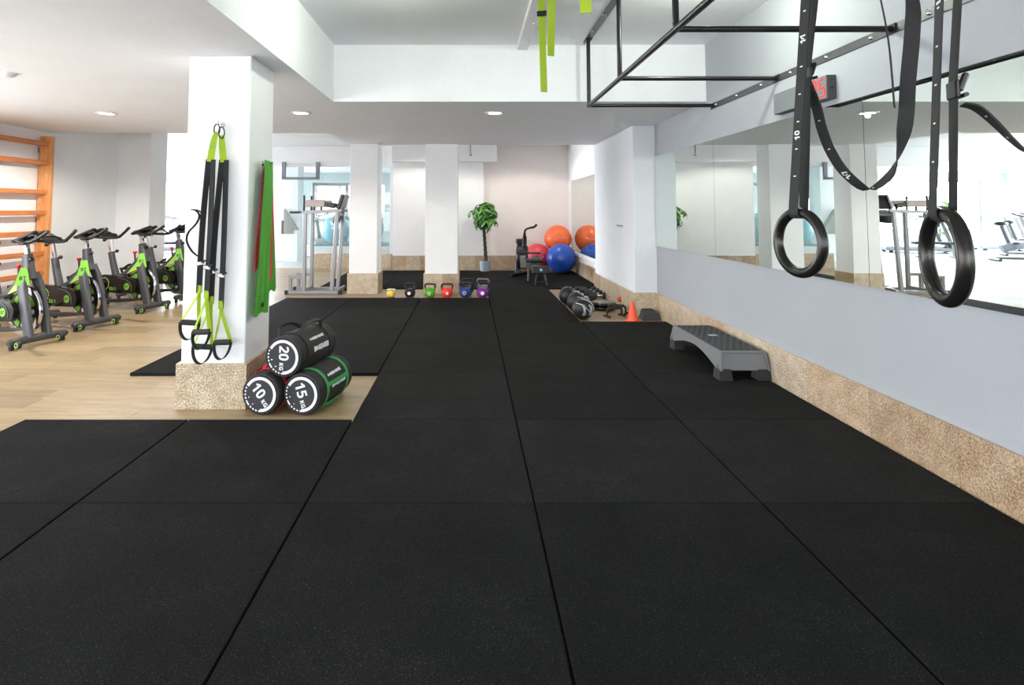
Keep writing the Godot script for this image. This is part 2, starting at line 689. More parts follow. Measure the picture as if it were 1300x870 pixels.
func plinth(root: Node3D, x0: float, x1: float, z0: float, z1: float, h: float) -> void:
	stone_run(root, x0 - 0.022, x1 + 0.022, z0, true, -1.0, h, 0.6, x1 - x0 + 0.05 if x1 - x0 < 0.46 else 0.3)
	stone_run(root, x0 - 0.022, x1 + 0.022, z1, true, 1.0, h)
	stone_run(root, z0, z1, x0, false, -1.0, h)
	stone_run(root, z0, z1, x1, false, 1.0, h)


func pillar(x0: float, x1: float, z0: float, z1: float, top: float, h: float) -> void:
	var r := structroot("pillar")
	part(r, "shaft", B(x0, x1, FL, top, z0, z1, 0.006), M.white_plaster)
	plinth(r, x0, x1, z0, z1, h)


func downlight(x: float, y: float, z: float, label: String, energy: float, angle := 84.0, group := "round downlights recessed in the low ceiling") -> void:
	var t := thing("recessed_downlight", label, "ceiling lamp", V(x, y, z), 0, group)
	part(t, "trim_ring", MB.new().lathe(P2([0.075, 0.0, 0.078, -0.008, 0.105, -0.006, 0.108, 0.0]), 28), M.white_metal)
	part(t, "lens", MB.new().lathe(P2([0.0, -0.004, 0.074, -0.004, 0.074, 0.0, 0.0, 0.0]), 24), M.lamp_glow)
	var s := SpotLight3D.new()
	s.name = "light"
	s.position = Vector3(0, -0.03, 0)
	s.rotation.x = -PI / 2
	s.spot_angle = angle
	s.spot_angle_attenuation = 0.3
	s.spot_range = 30.0
	s.spot_attenuation = 2.0
	s.light_energy = energy
	s.light_size = 0.025
	s.light_color = Color(1.0, 0.975, 0.93)
	s.shadow_enabled = true
	t.add_child(s)


func room() -> void:
	# ---- floor: sub-base, oak planks, rubber tiles, pale floor of the fitness room ----
	var fl := structroot("floor")
	part(fl, "sub_base", B(-16.2, 2.45, -0.3, FL - 0.012, -3.8, 22.2), mat("dark_screed", Color(0.16, 0.16, 0.16), 0.9))
	part(fl, "pale_flooring", B(-16.0, -6.15, FL - 0.012, FL, 9.7, 22.0), M.fitness_floor)
	part(fl, "pale_flooring", B(-6.15, -1.7, FL - 0.012, FL, 13.0, 22.0), M.fitness_floor)
	var cols := [-2.705, -1.708, -0.712, 0.28, 1.27, 2.244]
	var tiles := []
	for c in 5:
		for r in 7:
			tiles.append([cols[c], cols[c + 1], 2.583 - r, 3.583 - r])
	for c in [2, 3]:
		for r in 5:
			tiles.append([cols[c], cols[c + 1], 3.583 + r, minf(4.583 + r, 8.46)])
	for r in 3:
		tiles.append([cols[4], cols[5], 3.583 + r, 4.583 + r if r < 2 else 6.67])
	for c in [0, 1]:
		for r in 4:
			tiles.append([maxf(cols[c], -2.66), cols[c + 1], maxf(3.583 + r + 1, 4.545), minf(4.583 + r + 1, 8.46)])
	for r in 3:
		tiles.append([0.28, 1.27, [8.46, 9.48, 10.4][r], [9.48, 10.4, 11.4][r]])
	tiles.append([0.28, 1.27, 11.4, 12.25])
	for cc in [[-2.5, -1.42], [-1.42, -0.70], [-0.70, 0.28], [1.27, 2.155]]:
		for r in 3:
			tiles.append([cc[0], cc[1], [9.52, 10.4, 11.4][r], [10.4, 11.4, 12.25][r]])
	for t in tiles:
		var g := 0.004
		var w: float = t[1] - t[0] - g * 2.3
		var d: float = t[3] - t[2] - g * 0.9
		var m := MB.new().box(Vector3.ZERO, Vector3(w, 0.0245, d), 0.0025)
		var o := part(fl, "rubber_tile", m, M["rubber_%d" % (rng.randi() % 4)])
		o.position = V((t[0] + t[1]) / 2, -0.01225 + rng.randf_range(-0.0012, 0.0), (t[2] + t[3]) / 2)
	var covered := func(x: float, z: float) -> bool:
		for t in tiles:
			if x > t[0] - 0.005 and x < t[1] + 0.005 and z > t[2] - 0.005 and z < t[3] + 0.005:
				return true
		return false
	var row := 0
	var z := -3.55
	while z < 12.9:
		var x := -6.15 - rng.randf_range(0.0, 1.2)
		while x < 2.3:
			var x0 := maxf(x, -6.15 if z > 9.2 else -5.7)
			var x1 := minf(x + 1.285, 2.3)
			if x1 - x0 > 0.05:
				var hidden := true
				for px in [0.0, 0.25, 0.5, 0.75, 1.0]:
					for pz in [0.0, 1.0]:
						if not covered.call(lerpf(x0, x1, px), z + 0.19 * pz):
							hidden = false
				if not hidden:
					while covered.call(x0 + 0.01, z) and covered.call(x0 + 0.01, z + 0.19):
						x0 += 0.02
					while covered.call(x1 - 0.01, z) and covered.call(x1 - 0.01, z + 0.19):
						x1 -= 0.02
					var o := part(fl, "plank", MB.new().box(Vector3.ZERO, Vector3(x1 - x0 - 0.0012, 0.012, 0.19 - 0.0012), 0.001), M["oak_%d" % (rng.randi() % 6)])
					o.position = V((x0 + x1) / 2, FL - 0.006, z + 0.095)
			x += 1.285
		z += 0.19
		row += 1
	# ---- walls ----
	var pl: Material = M.white_plaster
	var cool: Material = M.shaded_plaster
	struct("wall_right", B(WR, 2.45, FL - 0.1, 3.0, -3.8, 7.05), cool)  # shade on this wall comes from the darker blue-grey colour
	struct("wall_right", B(2.0, 2.45, FL - 0.1, CE, 7.05, 9.25, 0.005), M.block_plaster)
	struct("wall_right", B(2.18, 2.45, FL - 0.1, HC, 9.25, 12.95), pl)
	var far := MB.new()
	blk(far, -1.68, 2.3, FL - 0.1, HC, 12.75, 12.95)
	struct("wall_far", far, M.rose_plaster)
	struct("wall_far", B(-1.68, 0.3, FL, CE, 12.6, 12.75), pl)
	struct("trim_1", B(-1.68, 0.58, CE, HC, 12.3, 12.75, 0.004), pl)
	struct("wall_left", holed(Vector3(-5.84, FL - 0.1, -9.2), Vector3(-5.64, 2.95, 3.8), 2, [[-5.4, 3.2, 0.15, 2.25]]), pl)  # opening lengthened out of view, its far stretch added to let in light
	struct("wall_left", B(-16.2, -5.11, FL - 0.1, HC, 9.2, 9.7, 0.004), pl)
	struct("wall_back", holed(Vector3(-5.84, FL - 0.1, 3.6), Vector3(2.45, 3.0, 3.8), 0, [[-4.9, -1.5, 0.15, 2.25], [-0.9, 1.9, 0.15, 2.25]]), pl)
	window(-4.9, -1.5, 0.15, 2.25, -3.7, true, 3)
	window(-0.9, 1.9, 0.15, 2.25, -3.7, true, 2)
	window(-3.2, 5.4, 0.15, 2.25, -5.74, false, 6)  # unseen left window, far panes added to brighten the middle of the hall
	# fitness room beyond the opening
	struct("wall_end", holed(Vector3(-16.2, FL - 0.1, -22.2), Vector3(-1.5, HC, -22.0), 0, [[-15.0, -7.5, 0.5, 2.4], [-5.9, -3.2, 0.9, 2.3]]), M.sea_plaster)
	struct("wall_side", holed(Vector3(-16.2, FL - 0.1, -22.0), Vector3(-16.0, HC, -9.7), 2, [[-21.0, -10.5, 0.5, 2.4]]), pl)
	struct("wall_fitness", B(-1.7, -1.5, FL - 0.1, HC, 12.95, 22.0), M.sea_plaster)
	window(-15.0, -7.5, 0.5, 2.4, 22.1, true, 5, [1.75])
	window(-5.9, -3.2, 0.9, 2.3, 22.1, true, 3, [1.75])
	window(10.5, 21.0, 0.5, 2.4, -16.1, false, 7, [1.75])
	# ---- ceilings ----
	var cp: Material = M.ceiling_paint
	var low := MB.new()
	blk(low, -5.84, -1.31, CE, 3.0, -3.8, 7.75)
	blk(low, -1.31, 2.45, CE, 3.0, 5.485, 9.16)
	blk(low, -1.905, -1.31, CE, 3.0, 7.75, 9.16)
	struct("ceiling", low, cp)
	struct("ceiling", B(-1.31, 2.45, RC, 3.05, -3.8, 5.485), cp)
	struct("ceiling", B(-16.2, 2.45, HC, 3.0, 7.75, 22.2), cp)
	# ---- stone base along the walls ----
	var br := structroot("baseboard_right")
	stone_run(br, -3.6, 7.05, WR, false, -1.0, 0.262, 0.597, 0.35)
	var bc := structroot("baseboard_corner")
	stone_run(bc, 1.978, 2.25, 7.05, true, -1.0, 0.275)
	stone_run(bc, 7.028, 9.25, 2.0, false, -1.0, 0.275, 0.597)
	var bq := structroot("baseboard_recess")
	stone_run(bq, 9.25, 12.72, 2.18, false, -1.0, 0.26, 0.3)
	var bf := structroot("baseboard_far")
	stone_run(bf, -1.68, 0.3, 12.6, true, -1.0, 0.285, 0.3)
	stone_run(bf, 0.3, 2.16, 12.75, true, -1.0, 0.275, 0.597)
	# ---- pillars ----
	pillar(-1.895, -1.476, 3.845, 4.295, CE, 0.268)
	pillar(-1.88, -1.445, 9.03, 9.46, HC, 0.29)
	pillar(-0.70, -0.19, 9.06, 9.46, HC, 0.28)
	# ---- glass front of the fitness room ----
	struct("trim_2", B(-6.15, -1.68, 2.25, HC, 12.85, 13.0, 0.004), pl)
	struct("trim_3", B(-1.78, -1.68, 0.30, 2.25, 12.86, 12.99, 0.004), M.white_metal)
	var curb := structroot("baseboard_glass")
	part(curb, "curb_core", B(-3.56, -1.70, FL, 0.30, 12.9, 13.0), pl)
	stone_run(curb, -3.56, -1.70, 12.9, true, -1.0, 0.31, 0.45)
	var gw := structroot("window_front")
	part(gw, "pane", B(-4.16, -3.565, FL + 0.005, 2.25, 12.93, 12.945), M.partition_glass)
	part(gw, "pane", B(-3.555, -2.66, 0.31, 2.25, 12.93, 12.945), M.partition_glass)
	part(gw, "pane", B(-2.65, -1.79, 0.31, 2.25, 12.93, 12.945), M.partition_glass)
	# ---- lamps ----
	downlight(-3.908, CE, 6.15, "lit round downlight in the ceiling above the exercise bikes", 4.4)
	downlight(-1.806, CE, 6.12, "lit round downlight in the ceiling right of the near white pillar", 1.1)
	downlight(0.265, CE, 6.12, "lit round downlight in the ceiling above the middle of the black tiles", 0.6)
	downlight(-1.0, HC, 11.3, "lit round downlight high above the left of the potted tree", 1.4, 75.0, "")
	downlight(1.15, HC, 11.2, "lit round downlight high above the rowing machine", 1.4, 75.0, "")
	for a in [[-0.55, "left", 0.5], [1.62, "right", 0.75]]:
		var t := thing("ceiling_lamp", "round white surface lamp on the raised ceiling, %s of the white rail" % a[1], "ceiling lamp", V(a[0], RC, 3.75))
		part(t, "housing", MB.new().lathe(P2([0.0, 0.0, 0.15, 0.0, 0.155, -0.01, 0.15, -0.05, 0.135, -0.055, 0.135, -0.045, 0.0, -0.045]), 32), M.white_metal)
		part(t, "diffuser", MB.new().lathe(P2([0.0, -0.062, 0.06, -0.06, 0.134, -0.05, 0.134, -0.046, 0.0, -0.046]), 28), M.lamp_glow)
		var l := OmniLight3D.new()
		l.name = "light"
		l.position = Vector3(0, -0.12, 0)
		l.omni_range = 30.0
		l.omni_attenuation = 2.0
		l.light_energy = a[2]
		l.light_size = 0.06
		l.light_color = Color(0.97, 1.0, 0.93)
		l.shadow_enabled = true
		t.add_child(l)


func mirrors() -> void:
	var z := [7.035, 5.335, 3.29, 1.28, -0.73, -2.7]
	var lab := ["frameless wall mirror panel in the corner next to the white wall block", "frameless wall mirror panel behind the hanging straps and left gym ring", "frameless wall mirror panel behind the right gym ring, nearest in view", "frameless wall mirror panel just outside the right edge of the view", "frameless wall mirror panel on the right wall nearest the back windows"]
	for k in 5:
		var t := thing("wall_mirror", lab[k], "mirror", V(WR, 0.0, (z[k] + z[k + 1]) / 2), 0, "mirror panels on the right wall")
		var w: float = z[k] - z[k + 1] - 0.004
		part(t, "backing", MB.new().box(Vector3(-0.003, 1.379, 0), Vector3(0.006, 1.084, w)), M.mirror_edge)
		part(t, "mirror_glass", MB.new().box(Vector3(-0.0075, 1.379, 0), Vector3(0.003, 1.088, w)), M.mirror_silver)
	var f := thing("wall_mirror", "wall mirror with white lower ledge reflecting the exercise balls", "mirror", V(2.18, 0, 11.0))
	part(f, "mirror_glass", MB.new().box(Vector3(-0.006, 1.16, 0), Vector3(0.008, 1.48, 2.6)), M.mirror_silver)
	part(f, "ledge", MB.new().box(Vector3(-0.02, 0.385, 0), Vector3(0.04, 0.06, 2.8), 0.004), M.white_metal)
	part(f, "frame", MB.new().box(Vector3(-0.008, 1.16, -1.33), Vector3(0.016, 1.5, 0.05), 0.002), M.white_metal)
	part(f, "frame", MB.new().box(Vector3(-0.008, 1.16, 1.33), Vector3(0.016, 1.5, 0.05), 0.002), M.white_metal)


# parts were built in room coordinates: move the thing's origin to its base
func anchor(t: Node3D, at: Vector3) -> void:
	t.position = at
	for c in t.get_children():
		c.position -= at


func rack() -> void:
	var t := thing("pull_up_rack", "black steel pull-up frame fixed to the ceiling and right wall", "pull-up rack")
	var y := 2.238
	var zs := [5.3, 4.2, 3.04, 1.89, 0.75]
	part(t, "outer_bar", MB.new().tube([V(1.105, y, 5.315), V(1.105, y, 0.735)], 0.019, 14), M.black_steel)
	part(t, "ceiling_plate", B(1.075, 1.135, RC - 0.008, RC, 0.65, 5.4, 0.002), M.plate_steel)
	part(t, "wall_plate", B(WR - 0.008, WR, y - 0.026, y + 0.026, 0.65, 5.38, 0.002), M.plate_steel)
	for k in 5:
		var o := part(t, "upright", MB.new().tube([V(1.105, y + 0.01, zs[k]), V(1.105, RC - 0.006, zs[k])], 0.018, 12), M.black_steel)
		part(o, "foot_plate", MB.new().box(V(1.105, RC - 0.012, zs[k]), Vector3(0.06, 0.008, 0.09), 0.002), M.black_steel)
		var c := part(t, "cross_bar", MB.new().tube([V(1.11, y, zs[k]), V(WR - 0.006, y, zs[k])], 0.0175, 12), M.black_steel)
		part(c, "end_plate", MB.new().box(V(WR - 0.012, y, zs[k]), Vector3(0.01, 0.05, 0.07), 0.002), M.black_steel)
	for k in 12:
		var z := 5.25 - k * 0.41
		part(t, "bolt", MB.new().lathe(P2([0.0, 0.012, 0.008, 0.010, 0.013, 0.003, 0.014, 0.0]), 10, Transform3D(Basis(Vector3(0, 0, 1), PI / 2), V(WR - 0.008, y, z))), M.chrome)
		part(t, "bolt", MB.new().lathe(P2([0.0, 0.012, 0.008, 0.010, 0.013, 0.003, 0.014, 0.0]), 10, Transform3D(Basis(Vector3(1, 0, 0), PI), V(1.105 - 0.012, RC - 0.008, z + 0.18))), M.chrome)
	anchor(t, V(1.105, y, 3.0))
	# white rail on the raised ceiling
	var r := thing("ceiling_rail", "white bolted mounting rail running along the raised ceiling", "rail")
	part(r, "channel", B(0.455, 0.555, RC - 0.055, RC, 0.6, 5.483, 0.004), M.white_metal)
	for k in 9:
		part(r, "bolt", MB.new().lathe(P2([0.0, -0.007, 0.009, -0.006, 0.011, 0.0]), 8, Transform3D(Basis(), V(0.53, RC - 0.055, 5.2 - k * 0.52))), M.chrome)
	anchor(r, V(0.505, RC, 3.0))


func rings() -> void:
	for q in 2:
		var c: Vector3 = [V(1.075, 1.163, 1.89), V(1.08, 1.163, 1.32)][q]
		var phi := deg_to_rad([100.0, 71.0][q])
		var u := V(cos(phi), 0, sin(phi))            # horizontal direction in the ring's plane
		var nn := V(sin(phi), 0, -cos(phi))          # across the plane, to the right
		var lean := V(0.012, 0, 0)
		var t := thing("gym_ring", ["black gym ring hanging lower left, its strap tail looping beside it", "black gym ring nearest the camera, hanging at the right of the view"][q], "gym ring", Vector3.ZERO, 0, "pair of gym rings on numbered straps")
		part(t, "ring", MB.new().tube(ringpts(c, u, Vector3.UP, 0.0985, 56), 0.0165, 18, true), M.ring_metal)
		var top: Vector3 = c + Vector3(0, 0.0985, 0)
		var bar := V(1.105, 2.238, [1.78, 1.25][q])
		# front strand with the printed scale, round the ring and up the back strand to the buckle
		var a0 := top - nn * 0.0195
		var a1 := bar - nn * 0.022
		var b0 := top + nn * 0.0195
		var bk: Vector3 = [V(1.107, 1.70, 1.875), V(1.118, 1.53, 1.32)][q]
		var fr := [a1 + Vector3(0, 0.02, 0)]
		for k in 10:
			fr.append(a1.lerp(a0, k / 9.0))
		for k in 7:
			var an := PI * (k + 1) / 8.0
			fr.append(top - nn * 0.0195 * cos(an) - Vector3(0, 0.0195 * sin(an), 0))
		for k in 8:
			fr.append(b0.lerp(bk, k / 7.0))
		part(t, "strap", MB.new().strap(fr, u, 0.04, 0.0028), M.black_webbing)
		var over := []
		for k in 8:
			var an := PI * k / 7.0
			over.append(bar - nn * 0.022 * cos(an) + Vector3(0, 0.022 * sin(an) + 0.01, 0))
		var up := []
		up.append_array(over)
		for k in 8:
			up.append((bar + nn * 0.022).lerp(bk + Vector3(0, 0.03, 0), (k + 1) / 8.0))
		part(t, "upper_strap", MB.new().strap(up, u, 0.04, 0.0028), M.black_webbing)
		# buckle
		var bb := Basis(u, Vector3.UP, u.cross(Vector3.UP))
		var bu := part(t, "buckle", MB.new().box(bk + Vector3(0, 0.015, 0), Vector3(0.05, 0.042, 0.010), 0.003, bb).box(bk + nn * 0.012 + Vector3(0, 0.03, 0), Vector3(0.046, 0.045, 0.014), 0.004, bb * Basis(Vector3.RIGHT, 0.35)), M.black_plastic)
		part(bu, "roller", MB.new().cyl(bk - u * 0.028 + nn * 0.014, bk + u * 0.028 + nn * 0.014, 0.005, 10), M.black_steel)
		# loose tail
		var tail := []
		var wd := []
		var ww := []
		if q == 0:
			for s in [[1.10, 1.699, 1.87, 0.0], [1.13, 1.607, 1.865, 0.0], [1.144, 1.528, 1.86, 0.0], [1.166, 1.45, 1.85, 0.0], [1.199, 1.381, 1.83, 0.0], [1.246, 1.334, 1.80, 0.05], [1.292, 1.377, 1.77, 0.2], [1.312, 1.453, 1.75, 0.5], [1.318, 1.546, 1.73, 0.9], [1.323, 1.664, 1.72, 1.0], [1.334, 1.806, 1.71, 0.9], [1.345, 1.92, 1.72, 0.6], [1.36, 2.10, 1.79, 0.5], [1.37, 2.255, 1.865, 0.5]]:
				tail.append(V(s[0], s[1], s[2]))
				wd.append((u * (1.0 - s[3]) + V(0.78, 0, -0.62) * s[3]).normalized())
				ww.append(0.04)
		else:
			for s in [[1.13, 1.51, 1.31, 0.0], [1.153, 1.50, 1.30, 0.0], [1.181, 1.466, 1.29, 0.1], [1.21, 1.424, 1.28, 0.2], [1.234, 1.397, 1.27, 0.3], [1.27, 1.38, 1.24, 0.4], [1.34, 1.42, 1.17, 0.5], [1.42, 1.58, 1.05, 0.5], [1.48, 1.85, 0.92, 0.7], [1.50, 2.08, 0.84, 0.9], [1.50, 2.255, 0.765, 1.0]]:
				tail.append(V(s[0], s[1], s[2]))
				wd.append((u * (1.0 - s[3]) + Vector3(1, 0, 0) * s[3]).normalized())
				ww.append(0.04)
		tail = smooth(tail, 5)
		wd = smooth(wd, 5)
		part(t, "tail", MB.new().strap(tail, wd, 0.04, 0.004), M.black_webbing)
		if q == 0:
			part(t, "tail_end", MB.new().strap(smooth([V(1.34, 2.255, 1.915), V(1.32, 2.05, 1.84), V(1.297, 1.80, 1.76), V(1.285, 1.58, 1.73)], 5), V(0.88, 0, 1).normalized(), 0.036, 0.0028), M.black_webbing)
		# printed scale on the front strand and the tail
		var ticks := MB.new()
		var out := -nn if q == 0 else -nn
		for k in 9:
			var p := a1.lerp(a0, 0.16 + k * 0.09) + out * 0.0018
			ticks.box(p, Vector3(0.010, 0.0035, 0.0006), 0.0, Basis(u, Vector3.UP, u.cross(Vector3.UP)))
		for k in range(8, tail.size() - 30, 6):
			var tg: Vector3 = (tail[k + 1] - tail[k - 1]).normalized()
			var w2: Vector3 = (wd[k] - tg * wd[k].dot(tg)).normalized()
			var n2 := tg.cross(w2)
			for sgn in [-1.0, 1.0]:
				ticks.box(tail[k] + n2 * 0.0018 * sgn, Vector3(0.010, 0.0006, 0.0035), 0.0, Basis(w2, n2, tg))
		part(t, "scale_marks", ticks, M.white_print)
		var rd := Basis(Vector3.DOWN, u if q == 0 else u, Vector3.DOWN.cross(u))
		# numbers read up the strap
		var tb := Basis(Vector3.UP, -u if (Vector3.UP).cross(-u).dot(out) > 0 else u, out)
		tb = Basis(Vector3.UP, out.cross(Vector3.UP), out)
		text(t, "printed_number", "10", 0.030, M.white_print, Transform3D(tb, a1.lerp(a0, [0.745, 0.50][q]) + out * 0.0016), 0.0006)
		if q == 0:
			text(t, "printed_number", "11", 0.030, M.white_print, Transform3D(tb, a1.lerp(a0, 0.43) + out * 0.0016), 0.0006)
			var kt := 20
			var tg: Vector3 = (tail[kt + 1] - tail[kt - 1]).normalized()
			var w2: Vector3 = (wd[kt] - tg * wd[kt].dot(tg)).normalized()
			var n2 := tg.cross(w2)
			if n2.dot(cam_dir(tail[kt])) < 0:
				n2 = -n2
			text(t, "printed_number", "17", 0.030, M.white_print, Transform3D(Basis(-tg, n2.cross(-tg), n2), tail[kt] + n2 * 0.0016), 0.0006)
		anchor(t, c - Vector3(0, 0.115, 0))


func cam_dir(p: Vector3) -> Vector3:
	return V(0, 1.268, 0) - p


func lime_straps() -> void:
	var a := [[3.55, 2.0, "long lime-green webbing strap with black buckle hanging from the white ceiling rail"], [3.0, 2.08, "twisted lime-green webbing strap hanging in the middle of the three from the rail"], [2.30, 2.07, "short end of a lime-green strap hanging at the top edge, nearest the camera"]]
	for k in 3:
		var z: float = a[k][0]
		var b: float = a[k][1]
		var t := thing("webbing_strap", a[k][2], "strap", Vector3.ZERO, 0, "lime straps on the ceiling rail")
		var x := 0.45
		var pts := []
		var wd := []
		var n := 14
		for j in n + 1:
			var s := float(j) / n
			var tw: float = [0.15 + 0.25 * s, 0.9 - 0.9 * sin(s * 2.6), 0.2 - 0.5 * s][k]
			pts.append(V(x + [0.0, -0.01, 0.012][k] * sin(s * 3.0) + [0.01, -0.022, 0.02][k] * s * s, lerpf(RC - 0.06, b, s), z + 0.01 * sin(s * 5.0 + k)))
			wd.append(V(cos(tw), 0, sin(tw)))
		part(t, "webbing", MB.new().strap(pts, wd, 0.046 if k != 1 else 0.04, 0.003), M.lime_webbing)
		part(t, "hanger_loop", MB.new().tube(ringpts(V(x, RC - 0.066, z), Vector3.RIGHT, Vector3.UP, 0.02, 16), 0.004, 8, true), M.black_steel)
		if k == 0:
			var bp: Vector3 = V(x, 2.50, z)
			part(t, "buckle", MB.new().box(bp, Vector3(0.062, 0.034, 0.012), 0.003, Basis(Vector3.UP, -0.25)), M.black_plastic)
		var st := MB.new()
		for j in [5, 8, 11]:
			st.box((pts[j] + pts[j + 1]) * 0.5, Vector3(0.05 if k != 1 else 0.043, 0.003, 0.0045), 0.0, Basis(wd[j], Vector3.UP, wd[j].cross(Vector3.UP)))
		part(t, "stitching", st, M.lime)
		anchor(t, V(x, b, z))


func clock() -> void:
	var t := thing("digital_clock", "grey digital wall clock with red numerals above the mirror", "clock", V(WR, 1.958, 3.842))
	# local axes: x into the room is -x, digits run along +z (towards the camera)
	part(t, "case", MB.new().box(Vector3(-0.03, 0.075, 0), Vector3(0.06, 0.15, 0.625), 0.004), M.clock_side)
	part(t, "face_panel", MB.new().box(Vector3(-0.061, 0.075, -0.0), Vector3(0.004, 0.142, 0.615), 0.001), M.clock_face)
	part(t, "side_plug", MB.new().cyl(Vector3(-0.03, 0.07, 0.311), Vector3(-0.03, 0.07, 0.318), 0.008, 12).box(Vector3(-0.03, 0.12, 0.313), Vector3(0.016, 0.006, 0.004)), M.black_plastic)
	var seg := {"1": "bc", "4": "bcfg", "3": "abcdg", "5": "acdfg", ":": ""}
	var z := -0.03
	for ch in "1435":
		var d := MB.new()
		var c := Vector3(-0.0645, 0.075, z)
		var w := 0.052
		var h := 0.105
		var th := 0.011
		var at := {"a": [0.0, h / 2, true], "g": [0.0, 0.0, true], "d": [0.0, -h / 2, true], "f": [-w / 2, h / 4, false], "b": [w / 2, h / 4, false], "e": [-w / 2, -h / 4, false], "c": [w / 2, -h / 4, false]}
		for s in seg[ch]:
			var q: Array = at[s]
			var sz := Vector3(0.004, th, w - 0.008) if q[2] else Vector3(0.004, h / 2 - 0.008, th)
			d.box(c + Vector3(0, q[1], q[0]), sz, 0.0015)
		part(t, "numeral", d, M.led_red)
		z += 0.085 if ch != "4" else 0.125


func step() -> void:
	var t := thing("step_platform", "grey aerobic step platform with dark ribbed top beside the right wall", "step platform", V(2.053, 0.0, 4.91))
	# deck 0.38 wide (x), 1.09 long (z), skirt with arched sides
	var L := 1.09
	var top := 0.205
	var deck := MB.new()
	var prof := []                           # arched side outline in (z, y)
	prof.append_array([Vector2(-L / 2, 0.072), Vector2(-L / 2 + 0.03, top - 0.012), Vector2(-L / 2 + 0.045, top), Vector2(L / 2 - 0.045, top), Vector2(L / 2 - 0.03, top - 0.012), Vector2(L / 2, 0.072), Vector2(L / 2 - 0.10, 0.072)])
	for k in 13:
		var s := k / 12.0
		prof.append(Vector2(lerpf(L / 2 - 0.13, -L / 2 + 0.13, s), 0.085 + 0.065 * sin(PI * s)))
	prof.append(Vector2(-L / 2 + 0.10, 0.072))
	for s in [-1.0, 1.0]:
		var bs := Basis(Vector3(0, 0, 1), Vector3(s * -0.14, 1, 0).normalized(), Vector3(1, 0, 0))
		deck.prism(prof, 0.012, Transform3D(bs, Vector3(s * 0.19, 0, 0)))
	for s in [-1.0, 1.0]:
		deck.prism(P2([-0.19, 0.072, 0.19, 0.072, 0.168, top, -0.168, top]), 0.012, Transform3D(Basis(Vector3.RIGHT, s * -0.2), Vector3(0, 0.0, s * (L / 2 - 0.002 - 0.012))))
	deck.box(Vector3(0, top - 0.008, 0), Vector3(0.336, 0.016, L - 0.085), 0.006)
	part(t, "deck", deck, M.step_grey)
	part(t, "top_mat", MB.new().box(Vector3(0, top + 0.002, 0), Vector3(0.30, 0.007, L - 0.16), 0.002), M.step_dark)
	var bumps := MB.new()
	for r in 17:
		for c in 6:
			bumps.box(Vector3(-0.125 + c * 0.05 + (0.012 if r % 2 else -0.012), top + 0.0065, -0.44 + r * 0.055), Vector3(0.028, 0.004, 0.016), 0.0015)
	var bo := part(t, "grip_studs", bumps, M.step_foot)
	bo.set_meta("kind", "stuff")
	part(t, "badge", MB.new().box(Vector3(0, top + 0.0085, -0.03), Vector3(0.07, 0.003, 0.05), 0.001), M.pale_grey)
	for sx in [-1.0, 1.0]:
		for sz in [-1.0, 1.0]:
			var f := MB.new()
			var r0 := []
			for y in [0.0, 0.08]:
				var k: float = 0.0 if y == 0.0 else 0.008
				var cx: float = sx * 0.145
				var cz: float = sz * (L / 2 - 0.065)
				r0.append([Vector3(cx - 0.05 + k, y, cz - 0.06 + k), Vector3(cx + 0.05 - k, y, cz - 0.06 + k), Vector3(cx + 0.05 - k, y, cz + 0.06 - k), Vector3(cx - 0.05 + k, y, cz + 0.06 - k)])
			for k in 4:
				f.face([r0[0][k], r0[0][(k + 1) % 4], r0[1][(k + 1) % 4], r0[1][k]], (r0[0][k] + r0[0][(k + 1) % 4]) * 0.5 - Vector3(sx * 0.145, 0, sz * (L / 2 - 0.065)))
			f.face(r0[0], Vector3.DOWN)
			f.face(r0[1], Vector3.UP)
			part(t, "foot", f, M.step_foot)
			part(t, "side_clip", MB.new().box(Vector3(sx * 0.195, 0.095, sz * (L / 2 - 0.05)), Vector3(0.008, 0.035, 0.02), 0.003), M.step_grey)


